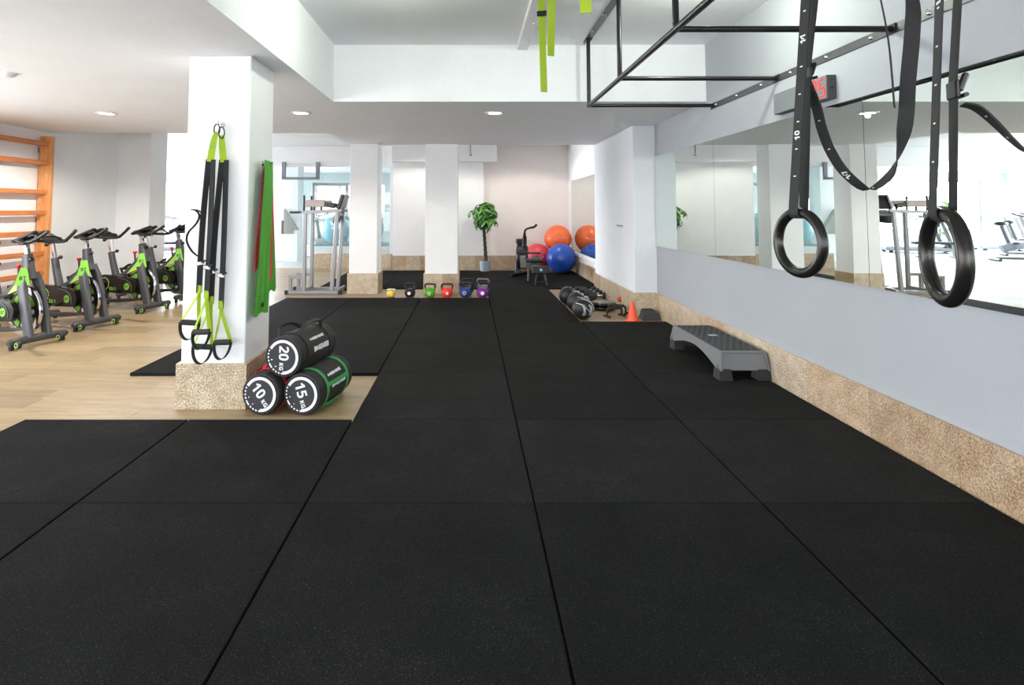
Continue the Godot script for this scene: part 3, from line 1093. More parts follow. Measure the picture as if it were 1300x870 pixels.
func pillar_gear() -> void:
	# two suspension trainers on one hook
	var hk := thing("wall_hook", "small chrome wall hook near the top of the white pillar", "hook", V(-1.66, 1.84, 3.845))
	part(hk, "plate", MB.new().lathe(P2([0.0, 0.008, 0.014, 0.007, 0.018, 0.0, 0.0, 0.0]), 14, Transform3D(Basis(Vector3.RIGHT, PI / 2), Vector3.ZERO)), M.chrome)
	part(hk, "hook", MB.new().tube(smooth([Vector3(0, 0, 0.004), Vector3(0, 0, 0.04), Vector3(0, -0.012, 0.055), Vector3(0, 0.0, 0.068), Vector3(0, 0.018, 0.066)], 4), 0.004, 8), M.chrome)
	var zf := 3.845
	for q in 2:
		var t := thing("suspension_trainer", ["black and lime suspension trainer on the pillar, handles hanging at the lower left", "black and lime suspension trainer on the pillar, hanging behind on the right"][q], "suspension trainer", Vector3.ZERO, 0, "suspension trainers on the pillar hook")
		var d := 0.075 - q * 0.03          # distance from the pillar face
		var z := zf - d
		var x0 := -1.675 + q * 0.022
		# carabiner through the anchor loop
		part(t, "carabiner", MB.new().tube(ringpts(V(x0 + 0.012 * q, 1.80 - 0.02 * q, zf - 0.052 - 0.006 * q), V(0.55, 0, 0.3), Vector3(0, 1.35, 0), 0.028, 20), 0.0042, 8, true), M.black_steel)
		part(t, "anchor_strap", MB.new().strap(smooth([V(x0 + 0.002, 1.785 - 0.02 * q, z + 0.02), V(x0 - 0.012 + 0.02 * q, 1.72, z + 0.005), V(x0 - 0.028 + 0.052 * q, 1.585, z)], 4), V(0.96, 0, 0.25), [0.026, 0.029, 0.032, 0.035, 0.038, 0.04, 0.042, 0.043, 0.044], 0.004), M.lime_webbing)
		part(t, "label_patch", MB.new().box(V(x0 - 0.014 + 0.026 * q, 1.68, z - 0.0045), Vector3(0.022, 0.012, 0.0015)), M.lime)
		var ends: Array = [[V(-1.752, 0.735, z - 0.004), V(-1.703, 0.70, z - 0.002)], [V(-1.688, 0.66, z - 0.002), V(-1.622, 0.63, z)]][q]
		var grips: Array = [[V(-1.785, 0.552, z - 0.045), V(-1.685, 0.505, z - 0.10)], [V(-1.722, 0.39, z - 0.028), V(-1.592, 0.418, z - 0.03)]][q]
		for s in 2:
			var st: Vector3 = V(x0 - 0.038 + 0.028 * s + 0.052 * q, 1.60, z)
			var e: Vector3 = ends[s]
			var mid: Vector3 = st.lerp(e, 0.5) + V(-0.006 + 0.012 * s, 0, -0.006)
			part(t, "main_strap", MB.new().strap(smooth([st, mid, e], 6), V(0.92, 0, 0.39 - 0.5 * s), 0.036, 0.005), M.black_webbing)
			# second, folded layer with adjuster
			var ad: Vector3 = st.lerp(e, 0.78)
			part(t, "folded_strap", MB.new().strap(smooth([st.lerp(e, 0.12) + V(0.004, 0, -0.008), st.lerp(e, 0.45) + V(-0.006 + 0.018 * s, 0, -0.012), ad + V(0.004, 0, -0.01)], 5), V(0.8, 0, 0.6 - 0.9 * s), 0.03, 0.004), M.black_webbing)
			var bk := part(t, "buckle", MB.new().box(ad + V(0, 0, -0.014), Vector3(0.05, 0.026, 0.014), 0.004, Basis(Vector3.BACK, 0.2 - 0.4 * s)), M.chrome)
			part(bk, "lever", MB.new().box(ad + V(0.024, 0.012, -0.02), Vector3(0.03, 0.012, 0.012), 0.003, Basis(Vector3.BACK, 0.5)), M.black_plastic)
			# lime webbing from strap end to the two ends of the grip
			var g: Vector3 = grips[s]
			var gd := V(0.055, -0.006, 0.012) if s == 0 else V(0.058, 0.004, -0.01)
			for k in [-1.0, 1.0]:
				part(t, "handle_webbing", MB.new().strap(smooth([e + Vector3(0, 0.05, 0), e, g.lerp(e, 0.45) + gd * k * 0.5, g + gd * k], 5), V(0.75, 0, 0.65 * k), 0.022, 0.003), M.lime_webbing)
			part(t, "stitched_end", MB.new().box(e + Vector3(0, 0.022, 0), Vector3(0.034, 0.05, 0.009), 0.002), M.lime_webbing)
			part(t, "grip", MB.new().cyl(g - gd, g + gd, 0.018, 14, 0.004), M.black_fabric)
			# foot cradle: black loop below the grip
			var lo := [g - gd]
			for k in 9:
				var an := PI * (k + 1) / 10.0
				lo.append(g - gd * cos(an) + Vector3(0, -0.10 * sin(an), 0.03 * sin(an)))
			lo.append(g + gd)
			part(t, "foot_cradle", MB.new().strap(smooth(lo, 2), V(0.1, 0.0, 1.0), 0.030, 0.004), M.black_webbing)
		if q == 0:
			part(t, "loose_strap", MB.new().strap(smooth([V(-1.735, 1.245, 3.76), V(-1.775, 1.27, 3.755), V(-1.81, 1.272, 3.755), V(-1.775, 1.262, 3.75), V(-1.755, 1.23, 3.75), V(-1.775, 1.18, 3.75), V(-1.825, 1.125, 3.755), V(-1.838, 1.07, 3.76), V(-1.81, 1.01, 3.765), V(-1.775, 0.975, 3.77), V(-1.74, 0.96, 3.77)], 5), V(0.35, 0, 0.94), 0.016, 0.003), M.black_webbing)
		anchor(t, V(x0, 0.40, z))
	# resistance bands over a peg on the right face (x = -1.476)
	var xf := -1.476
	var pg := thing("wall_hook", "small peg under the green exercise bands on the pillar side", "hook", V(xf, 1.60, 4.09))
	part(pg, "peg", MB.new().cyl(Vector3(0, 0, 0), Vector3(0.075, 0.006, 0), 0.008, 12, 0.002), M.chrome)
	part(pg, "plate", MB.new().cyl(Vector3(0, 0, 0), Vector3(0.005, 0, 0), 0.02, 16, 0.001), M.chrome)
	var sheet := func(pts: Array, w0: float, w1: float, fold: float, seedv: int) -> MB:
		# hanging pleated band: rows follow pts, the width runs along z
		var b := MB.new()
		var rows := smooth(pts, 5)
		var m := 14
		var grid := []
		for j in rows.size():
			var s := float(j) / (rows.size() - 1)
			var w := lerpf(w0, w1, s)
			var row := []
			for k in m + 1:
				var a := float(k) / m - 0.5
				var ph := a * 13.0 + seedv
				row.append(rows[j] + V(fold * sin(ph) * (1.0 - 0.45 * s) + fold * 0.4 * sin(ph * 2.3 + s * 4.0), 0.012 * sin(ph * 0.7) * s, a * w))
			grid.append(row)
		for side in [-1.0, 1.0]:
			var off := Vector3(0.0012 * side, 0, 0)
			for j in grid.size() - 1:
				for k in m:
					var nn: Vector3 = (grid[j][k + 1] - grid[j][k]).cross(grid[j + 1][k] - grid[j][k]).normalized()
					if nn.x * side < 0:
						nn = -nn
					b.quads(grid[j][k] + off, grid[j][k + 1] + off, grid[j + 1][k + 1] + off, grid[j + 1][k] + off, nn, nn, nn, nn)
		return b
	var g1 := thing("exercise_band", "bright green exercise band with eyelet, longer and front-most on the pillar side", "exercise band", Vector3.ZERO, 0, "exercise bands on the pillar")
	part(g1, "band", sheet.call([V(xf + 0.055, 1.615, 4.04), V(xf + 0.062, 1.45, 4.02), V(xf + 0.058, 1.1, 3.99), V(xf + 0.055, 0.8, 3.975), V(xf + 0.05, 0.565, 3.965)], 0.17, 0.25, 0.012, 1), M.green_band)
	part(g1, "hem", MB.new().box(V(xf + 0.052, 0.685, 3.965), Vector3(0.012, 0.006, 0.22), 0.002), M.green_band)
	part(g1, "eyelet", MB.new().tube(ringpts(V(xf + 0.066, 0.625, 3.965), Vector3.UP, Vector3.BACK, 0.014, 18), 0.004, 8, true), M.black_steel)
	anchor(g1, V(xf + 0.05, 0.565, 4.055))
	var g2 := thing("exercise_band", "bright green exercise band at the back, its shorter end hanging to the right", "exercise band", Vector3.ZERO, 0, "exercise bands on the pillar")
	part(g2, "band", sheet.call([V(xf + 0.03, 1.613, 4.15), V(xf + 0.028, 1.4, 4.18), V(xf + 0.026, 1.0, 4.24), V(xf + 0.026, 0.68, 4.275)], 0.09, 0.17, 0.008, 4), M.green_band)
	anchor(g2, V(xf + 0.03, 0.68, 4.25))
	var rb := thing("exercise_band", "red exercise band peeking out between the two green bands", "exercise band", Vector3.ZERO, 0, "exercise bands on the pillar")
	part(rb, "band", sheet.call([V(xf + 0.042, 1.58, 4.13), V(xf + 0.043, 1.3, 4.165), V(xf + 0.04, 1.0, 4.175), V(xf + 0.04, 0.78, 4.175)], 0.05, 0.06, 0.006, 2), M.red_band)
	part(rb, "band", sheet.call([V(xf + 0.02, 1.58, 4.10), V(xf + 0.024, 1.25, 4.03), V(xf + 0.024, 1.0, 3.975), V(xf + 0.024, 0.86, 3.965)], 0.06, 0.09, 0.006, 3), M.red_band)
	anchor(rb, V(xf + 0.03, 0.78, 4.15))


func sandbags() -> void:
	# [face centre, yaw, weight, strap material, roll of the print]
	var a := [
		[V(-1.325, 0.105, 3.72), 11.0, "10", M.red_webbing, -52.0, "black weight bag marked 10 KG with red straps, lower left of the stack"],
		[V(-1.063, 0.107, 3.715), 12.0, "15", M.green_webbing, -72.0, "black weight bag marked 15 KG with green straps, lower right of the stack"],
		[V(-1.192, 0.332, 3.74), 13.0, "20", M.black_fabric, -92.0, "black weight bag marked 20 KG with black handles, on top of the stack"]]
	for q in a:
		var t := thing("weight_bag", q[5], "weight bag", q[0] - Vector3(0, 0.13, 0), 0, "stacked weight bags beside the pillar")
		t.rotation.y = deg_to_rad(-q[1])
		var o := Vector3(0, 0.13, 0)
		var R := 0.130
		var L := 0.50
		var turn := Transform3D(Basis(Vector3.RIGHT, -PI / 2), o)      # lathe axis y -> -z (away)
		part(t, "body", MB.new().lathe(P2([0.0, 0.008, 0.112, 0.006, 0.118, 0.0, 0.126, 0.003, R, 0.02, R - 0.003, 0.045, R + 0.002, 0.1, R + 0.003, 0.25, R + 0.002, 0.4, R - 0.003, 0.46, R, 0.48, 0.125, L - 0.003, 0.112, L, 0.0, L - 0.005]), 36, turn), M.black_fabric)
		var f := part(t, "end_face", MB.new().lathe(P2([0.0, -0.001, 0.114, -0.001, 0.114, 0.012, 0.0, 0.012]), 36, turn), M.dark_face)
		# printed ring, open towards the lower left
		var ringm := MB.new()
		var open0 := deg_to_rad(150.0)
		var open1 := deg_to_rad(268.0)
		var m := 60
		for k in m:
			var a0 := TAU * k / m
			var a1 := TAU * (k + 1) / m
			var full := a0 < open0 or a0 > open1
			if not full and k % 2 == 1 and k % 7 != 0:
				continue
			var r0 := 0.090 if full else 0.099
			var r1 := 0.108
			var pa := Vector3(cos(a0), sin(a0), 0)
			var pb := Vector3(cos(a1), sin(a1), 0)
			var zz := Vector3(0, 0.13, 0.0025)
			ringm.face([zz + pa * r0, zz + pa * r1, zz + pb * r1, zz + pb * r0], Vector3.BACK)
		part(f, "printed_ring", ringm, M.white_print)
		for k in 2:
			var an := deg_to_rad(196.0 + 36.0 * k)
			part(f, "rivet", MB.new().lathe(P2([0.0, 0.005, 0.005, 0.004, 0.007, 0.0, 0.0, 0.0]), 12, Transform3D(Basis(Vector3.RIGHT, PI / 2), o + Vector3(cos(an), sin(an), 0) * 0.08 + Vector3(0, 0, 0.001))), M.chrome)
		var rb := Basis(Vector3.BACK, deg_to_rad(q[4]))
		text(f, "weight_number", q[2], 0.088, M.white_print, Transform3D(rb * Basis.from_scale(Vector3(1.0, 1.05, 1)), o + rb * Vector3(-0.024, 0.004, 0) + Vector3(0, 0, 0.002)), 0.002)
		text(f, "weight_unit", "KG", 0.038, M.white_print, Transform3D(rb, o + rb * Vector3(0.060, -0.010, 0) + Vector3(0, 0, 0.002)), 0.002)
		# straps round the body and carry handles
		for z in [-0.10, -0.40]:
			part(t, "strap", MB.new().strap(ringpts(o + Vector3(0, 0, z), Vector3.RIGHT, Vector3.UP, R + 0.0055, 40), Vector3.BACK, 0.030, 0.003, true), q[3])
		var hang: float = {"20": 100.0, "15": -12.0, "10": 125.0}[q[2]]
		for k in 2:
			var an := deg_to_rad(hang + ({"20": -32.0, "15": -28.0, "10": -18.0}[q[2]] * (1.0 if k == 0 else -1.0)))
			var rad := Vector3(cos(an), sin(an), 0)
			var h: float = {"20": 0.075, "15": 0.02, "10": 0.03}[q[2]]
			if q[2] == "15" and k == 0:
				h = 0.02
			part(t, "handle", MB.new().strap(smooth([o + rad * (R + 0.004) + Vector3(0, 0, -0.10), o + rad * (R + h * 0.8) + Vector3(0, 0, -0.15), o + rad * (R + h) + Vector3(0, 0, -0.25), o + rad * (R + h * 0.8) + Vector3(0, 0, -0.35), o + rad * (R + 0.004) + Vector3(0, 0, -0.40)], 5), rad.cross(Vector3.BACK), 0.028, 0.004), q[3])
		# print on the flank: rows of small blocks (not legible in the picture)
		var rg := RandomNumberGenerator.new()
		rg.seed = 31
		for w in [[38.0, -0.16, 0.18, 0.022], [8.0, -0.17, 0.20, 0.040]]:
			var an := deg_to_rad(w[0])
			var rad := Vector3(cos(an), sin(an), 0)
			var up := Vector3(-sin(an), cos(an), 0)
			var pr := MB.new()
			var zc: float = w[1]
			while zc > w[1] - w[2]:
				var hh: float = w[3] * rg.randf_range(0.6, 1.0)
				var lw: float = rg.randf_range(0.008, 0.014)
				pr.box(o + rad * (R + 0.0035) + Vector3(0, 0, zc), Vector3(0.0015, hh, lw), 0.0, Basis(rad, up, Vector3.BACK))
				zc -= lw + 0.006
			part(t, "printed_marks", pr, M.white_print)


func bikes() -> void:
	# local: +x forward, +z the near (right-hand) side, y up from the floor; origin under the front foot
	var lab := ["exercise bike with lime panels nearest the camera, cut by the left edge", "second exercise bike from the camera, in front of the wooden wall bars", "third exercise bike from the camera, in front of the white wall", "farthest exercise bike, half hidden behind the white pillar"]
	var t := thing("exercise_bike", lab[0], "exercise bike", Vector3.ZERO, 0, "row of exercise bikes on the wood floor")
	var fm: Material = M.bike_frame
	# front and rear stabilisers with wheels and feet
	for e in [[0.0, true], [-1.02, false]]:
		var s := part(t, "stabiliser", MB.new().loft(_ovals([Vector3(e[0], 0.062, -0.27), Vector3(e[0], 0.07, -0.25), Vector3(e[0], 0.076, 0.0), Vector3(e[0], 0.07, 0.25), Vector3(e[0], 0.062, 0.27)], [0.022, 0.034, 0.036, 0.034, 0.022], 0.055)), fm)
		for sz in [-1.0, 1.0]:
			part(s, "levelling_foot", MB.new().cyl(Vector3(e[0] - 0.005, 0.0, sz * 0.235), Vector3(e[0] - 0.005, 0.045, sz * 0.235), 0.022, 12, 0.003), M.black_plastic)
			if e[1]:
				var wc := Vector3(0.062, 0.05, sz * 0.19 + 0.03)
				var w := part(s, "transport_wheel", MB.new().cyl(wc - Vector3(0, 0, 0.016), wc + Vector3(0, 0, 0.016), 0.036, 20, 0.005), M.black_plastic)
				part(w, "hub_ring", MB.new().tube(ringpts(wc + Vector3(0, 0, 0.0165), Vector3.RIGHT, Vector3.UP, 0.02, 18), 0.0045, 6, true), M.lime_light)
	# fork legs either side of the flywheel, meeting in the head post
	for sz in [-1.0, 1.0]:
		part(t, "fork_leg", MB.new().loft(_ovals([Vector3(0.0, 0.08, sz * 0.085), Vector3(-0.07, 0.33, sz * 0.083), Vector3(-0.135, 0.55, sz * 0.078), Vector3(-0.17, 0.68, sz * 0.045)], [0.028, 0.03, 0.03, 0.028], 0.07, 1.95)), fm)
	part(t, "head_post", MB.new().loft(_ovals([Vector3(-0.155, 0.62, 0), Vector3(-0.185, 0.75, 0), Vector3(-0.205, 0.86, 0)], [0.05, 0.042, 0.036], 0.06, 1.3)), fm)
	var sb := Basis(Vector3.UP, deg_to_rad(38)) * Basis(Vector3.RIGHT, -0.12)
	var sh := part(t, "shield", MB.new().prism(P2([-0.066, -0.085, 0.066, -0.085, 0.030, 0.085, -0.022, 0.085]), 0.012, Transform3D(sb, Vector3(-0.125, 0.655, 0.085))), M.lime)
	text(sh, "emblem", "BT", 0.05, M.dark_face, Transform3D(sb, Vector3(-0.125, 0.64, 0.085) + sb * Vector3(0, 0, 0.008)), 0.002)
	# frame spine from the head down and back, with lime gusset
	part(t, "spine", MB.new().loft(_ovals([Vector3(-0.19, 0.70, 0), Vector3(-0.32, 0.575, 0), Vector3(-0.46, 0.46, 0), Vector3(-0.60, 0.40, 0)], [0.036, 0.034, 0.034, 0.04], 0.036)), fm)
	for sz in [-1.0, 1.0]:
		part(t, "gusset", MB.new().prism(P2([-0.205, 0.66, -0.215, 0.53, -0.41, 0.465]), 0.008, Transform3D(Basis(), Vector3(0, 0, sz * 0.038))), M.lime_light)
	# flywheel
	var wc2 := Vector3(-0.21, 0.315, 0)
	var turn := Transform3D(Basis(Vector3.RIGHT, PI / 2), wc2)
	var fw := part(t, "flywheel", MB.new().lathe(P2([0.05, -0.010, 0.185, -0.010, 0.19, -0.018, 0.236, -0.018, 0.242, -0.012, 0.242, 0.012, 0.236, 0.018, 0.19, 0.018, 0.185, 0.010, 0.05, 0.010]), 48, turn), M.chrome)
	part(fw, "dark_disc", MB.new().lathe(P2([0.0, -0.013, 0.184, -0.013, 0.184, 0.013, 0.0, 0.013]), 40, turn), M.black_plastic)
	for k in 4:
		var a := deg_to_rad(20.0 + 90.0 * k)
		var wedge := []
		for j in 7:
			var b := a + deg_to_rad(8.0 * j)
			wedge.append(Vector2(cos(b), sin(b)) * 0.172)
		for j in 7:
			var b := a + deg_to_rad(48.0 - 8.0 * j)
			wedge.append(Vector2(cos(b), sin(b)) * 0.115)
		part(fw, "lime_sector", MB.new().prism(wedge, 0.030, Transform3D(Basis(), wc2)), M.lime)
		var cp := wc2 + Vector3(cos(a + 1.2), sin(a + 1.2), 0) * 0.135
		part(fw, "round_emblem", MB.new().cyl(cp - Vector3(0, 0, 0.015), cp + Vector3(0, 0, 0.015), 0.024, 14), M.white_print)
	part(fw, "hub", MB.new().cyl(wc2 - Vector3(0, 0, 0.07), wc2 + Vector3(0, 0, 0.07), 0.03, 16, 0.004), M.chrome)
	# chain guard on the near side, from the crank to the flywheel hub
	var cg := [Vector2(-0.14, 0.245)]
	for k in 9:
		var a := deg_to_rad(-55.0 + 125.0 * k / 8.0)
		cg.append(Vector2(-0.225, 0.325) + Vector2(cos(a), sin(a)) * 0.105)
	cg.append_array(P2([-0.36, 0.445, -0.66, 0.46, -0.755, 0.44, -0.79, 0.37, -0.77, 0.29, -0.70, 0.245, -0.45, 0.23]))
	cg.remove_at(0)
	var guard := part(t, "chain_guard", MB.new().prism(cg, 0.05, Transform3D(Basis(), Vector3(0, 0, 0.135))), M.black_gloss)
	part(guard, "edge_rib", MB.new().tube(smooth([Vector3(-0.42, 0.43, 0.162), Vector3(-0.27, 0.40, 0.162), Vector3(-0.20, 0.34, 0.162), Vector3(-0.19, 0.27, 0.162)], 4), 0.006, 6), fm)
	var em := part(guard, "round_badge", MB.new().cyl(Vector3(-0.27, 0.32, 0.159), Vector3(-0.27, 0.32, 0.164), 0.042, 20), M.lime)
	text(em, "emblem", "BT", 0.045, M.dark_face, Transform3D(Basis(), Vector3(-0.27, 0.32, 0.1645)), 0.002)
	text(guard, "model_lettering", "EX-1", 0.055, M.lime, Transform3D(Basis(), Vector3(-0.50, 0.285, 0.1605)), 0.002)
	var dots := MB.new()
	for k in 16:
		var a := TAU * k / 16
		dots.box(Vector3(-0.64 + cos(a) * 0.075, 0.345 + sin(a) * 0.075, 0.161), Vector3(0.018, 0.010, 0.002), 0.0, Basis(Vector3.BACK, a + PI / 2))
	part(guard, "dotted_ring", dots, M.lime_light)
	# crank and pedals
	part(t, "crank", MB.new().cyl(Vector3(-0.64, 0.345, -0.16), Vector3(-0.64, 0.345, 0.185), 0.016, 12).bar(Vector3(-0.64, 0.345, 0.18), Vector3(-0.56, 0.195, 0.19), 0.018, 0.03, 0.003).bar(Vector3(-0.64, 0.345, -0.15), Vector3(-0.72, 0.495, -0.16), 0.018, 0.03, 0.003), M.black_steel)
	for p in [Vector3(-0.56, 0.19, 0.245), Vector3(-0.72, 0.50, -0.215)]:
		var pd := part(t, "pedal", MB.new().box(p, Vector3(0.10, 0.028, 0.09), 0.006), M.black_plastic)
		part(pd, "toe_cage", MB.new().strap(smooth([p + Vector3(0.03, 0.01, -0.035), p + Vector3(0.08, 0.05, -0.02), p + Vector3(0.09, 0.055, 0.02), p + Vector3(0.03, 0.01, 0.04)], 4), Vector3(0.5, 1, 0), 0.03, 0.003), M.black_plastic)
	# rear: seat tube, struts, saddle
	part(t, "seat_tube", MB.new().loft(_ovals([Vector3(-0.60, 0.36, 0), Vector3(-0.68, 0.58, 0), Vector3(-0.725, 0.74, 0)], [0.042, 0.035, 0.033], 0.04)), fm)
	part(t, "rear_strut", MB.new().loft(_ovals([Vector3(-0.58, 0.37, 0), Vector3(-0.82, 0.20, 0), Vector3(-1.02, 0.085, 0)], [0.04, 0.034, 0.034], 0.04)), fm)
	part(t, "lower_strut", MB.new().loft(_ovals([Vector3(-0.20, 0.14, 0), Vector3(-0.55, 0.11, 0), Vector3(-0.98, 0.08, 0)], [0.02, 0.024, 0.024], 0.025)), fm)
	var sp := part(t, "seat_post", MB.new().bar(Vector3(-0.71, 0.70, 0), Vector3(-0.775, 0.93, 0), 0.034, 0.045, 0.006), M.chrome)
	part(sp, "slider", MB.new().bar(Vector3(-0.87, 0.925, 0), Vector3(-0.68, 0.925, 0), 0.035, 0.03, 0.004), M.chrome)
	var rg := []
	for s in [[-0.97, 0.05, 0.02, 0.965], [-0.95, 0.105, 0.03, 0.97], [-0.88, 0.12, 0.035, 0.972], [-0.80, 0.085, 0.032, 0.968], [-0.72, 0.045, 0.028, 0.964], [-0.66, 0.032, 0.024, 0.96], [-0.645, 0.015, 0.012, 0.957]]:
		var row := []
		for k in 14:
			var a := TAU * k / 14
			row.append(Vector3(s[0], s[3] + sin(a) * s[2], cos(a) * s[1]))
		rg.append(row)
	part(t, "saddle", MB.new().loft(rg), M.black_plastic)
	for kk in [[Vector3(-0.665, 0.735, 0.0), Vector3(-0.61, 0.755, 0.015)], [Vector3(-0.76, 0.915, 0.02), Vector3(-0.76, 0.90, 0.075)]]:
		part(t, "adjuster_knob", MB.new().cyl(kk[0], kk[1], 0.008, 8).ball(kk[1], Vector3(0.024, 0.022, 0.024), 12, 8), M.black_plastic)
	# handlebar post and bars
	part(t, "handlebar_post", MB.new().bar(Vector3(-0.19, 0.80, 0), Vector3(-0.235, 0.99, 0), 0.036, 0.05, 0.006), M.chrome)
	part(t, "adjuster_knob", MB.new().cyl(Vector3(-0.17, 0.80, 0.01), Vector3(-0.115, 0.815, 0.02), 0.008, 8).ball(Vector3(-0.11, 0.816, 0.022), Vector3(0.024, 0.022, 0.024), 12, 8), M.black_plastic)
	var hb := part(t, "handlebar", MB.new().box(Vector3(-0.20, 0.995, 0), Vector3(0.12, 0.03, 0.18), 0.008), M.black_plastic)
	for sz in [-1.0, 1.0]:
		# padded forearm wedge
		var rw := []
		for s in [[-0.33, 0.02, 0.012, 0.985], [-0.31, 0.045, 0.02, 0.99], [-0.20, 0.05, 0.026, 1.02], [-0.10, 0.042, 0.024, 1.055], [-0.04, 0.03, 0.018, 1.078], [-0.03, 0.012, 0.008, 1.082]]:
			var row := []
			for k in 12:
				var a := TAU * k / 12
				row.append(Vector3(s[0], s[3] + sin(a) * s[2], sz * 0.045 + cos(a) * s[1]))
			rw.append(row)
		part(hb, "forearm_pad", MB.new().loft(rw), M.black_plastic)
		part(hb, "horn", MB.new().tube(smooth([Vector3(-0.20, 0.99, sz * 0.08), Vector3(-0.08, 0.98, sz * 0.15), Vector3(0.05, 0.985, sz * 0.17), Vector3(0.16, 1.03, sz * 0.15), Vector3(0.27, 1.095, sz * 0.13)], 5), 0.016, 10), M.black_plastic)
		part(hb, "loop_bar", MB.new().tube(smooth([Vector3(-0.06, 1.04, sz * 0.09), Vector3(0.0, 1.055, sz * 0.08), Vector3(0.045, 1.03, sz * 0.10), Vector3(0.03, 1.0, sz * 0.16), Vector3(0.06, 0.985, sz * 0.205)], 5), 0.010, 8), M.black_plastic)
	part(hb, "cross_loop", MB.new().tube(smooth([Vector3(0.045, 1.03, -0.10), Vector3(0.09, 1.04, -0.05), Vector3(0.10, 1.045, 0.0), Vector3(0.09, 1.04, 0.05), Vector3(0.045, 1.03, 0.10)], 4), 0.010, 8), M.black_plastic)
	# red resistance lever on the spine
	var rl := part(t, "resistance_stem", MB.new().cyl(Vector3(-0.31, 0.59, 0.0), Vector3(-0.325, 0.72, 0.0), 0.011, 10), M.black_plastic)
	part(rl, "red_knob", MB.new().lathe(P2([0.0, 0.0, 0.012, 0.0, 0.026, 0.03, 0.024, 0.038, 0.0, 0.04]), 14, Transform3D(Basis(), Vector3(-0.325, 0.715, 0))), M.red_plastic)
	var at := [V(-4.145, FL, 5.62), V(-4.115, FL, 6.45), V(-4.075, FL, 7.50), V(-4.06, FL, 8.42)]
	var yaw := [-20.0, -20.5, -17.0, -16.0]
	for k in 4:
		if k == 0:
			t.position = at[0]
			t.rotation.y = deg_to_rad(yaw[0])
		else:
			copy(t, at[k], yaw[k], lab[k])
	# copies are numbered after all; the first keeps the plain name


func _ovals(c: Array, r: Array, wide: float, flat := 1.1) -> Array:
	# oval cross-sections across the path; r = half width across, wide = full height scale
	var out := []
	var m := c.size()
	for k in m:
		var tg: Vector3 = (c[min(k + 1, m - 1)] - c[max(k - 1, 0)]).normalized()
		var side := tg.cross(Vector3(0, 0, 1))
		if side.length() < 0.3:
			side = tg.cross(Vector3(0, 1, 0))
		side = side.normalized()
		var up := side.cross(tg).normalized()
		var row := []
		for s in 14:
			var a := TAU * s / 14
			var ca := cos(a)
			var sa := sin(a)
			# superellipse for a boxy steel profile
			ca = signf(ca) * pow(absf(ca), 0.7)
			sa = signf(sa) * pow(absf(sa), 0.7)
			row.append(c[k] + side * ca * minf(r[k] * flat, wide) + up * sa * r[k])
		out.append(row)
	return out


func wall_bars() -> void:
	var t := thing("wall_bars", "pine wall bars with flat rungs on the left wall", "wall bars")
	var x := -5.64
	for z in [7.52, 6.60]:
		part(t, "post", B(x + 0.02, x + 0.18, FL, 2.235, z - 0.03, z + 0.03, 0.004), M.pine)
	part(t, "post", B(x + 0.02, x + 0.18, FL, 2.235, 5.6, 5.66, 0.004), M.pine)
	for y in [2.125, 1.878, 1.50, 1.235, 0.975, 0.715, 0.455, 0.195]:
		part(t, "rung", MB.new().box(V(x + 0.13, y, 6.575), Vector3(0.035, 0.06, 1.83), 0.008), M.pine_rung)
	for z in [7.52, 5.63]:
		for y in [2.05, 1.15, 0.2]:
			part(t, "wall_bracket", B(x, x + 0.022, y - 0.03, y + 0.03, z - 0.02, z + 0.02), M.plate_steel)
	anchor(t, V(x + 0.1, FL, 6.56))


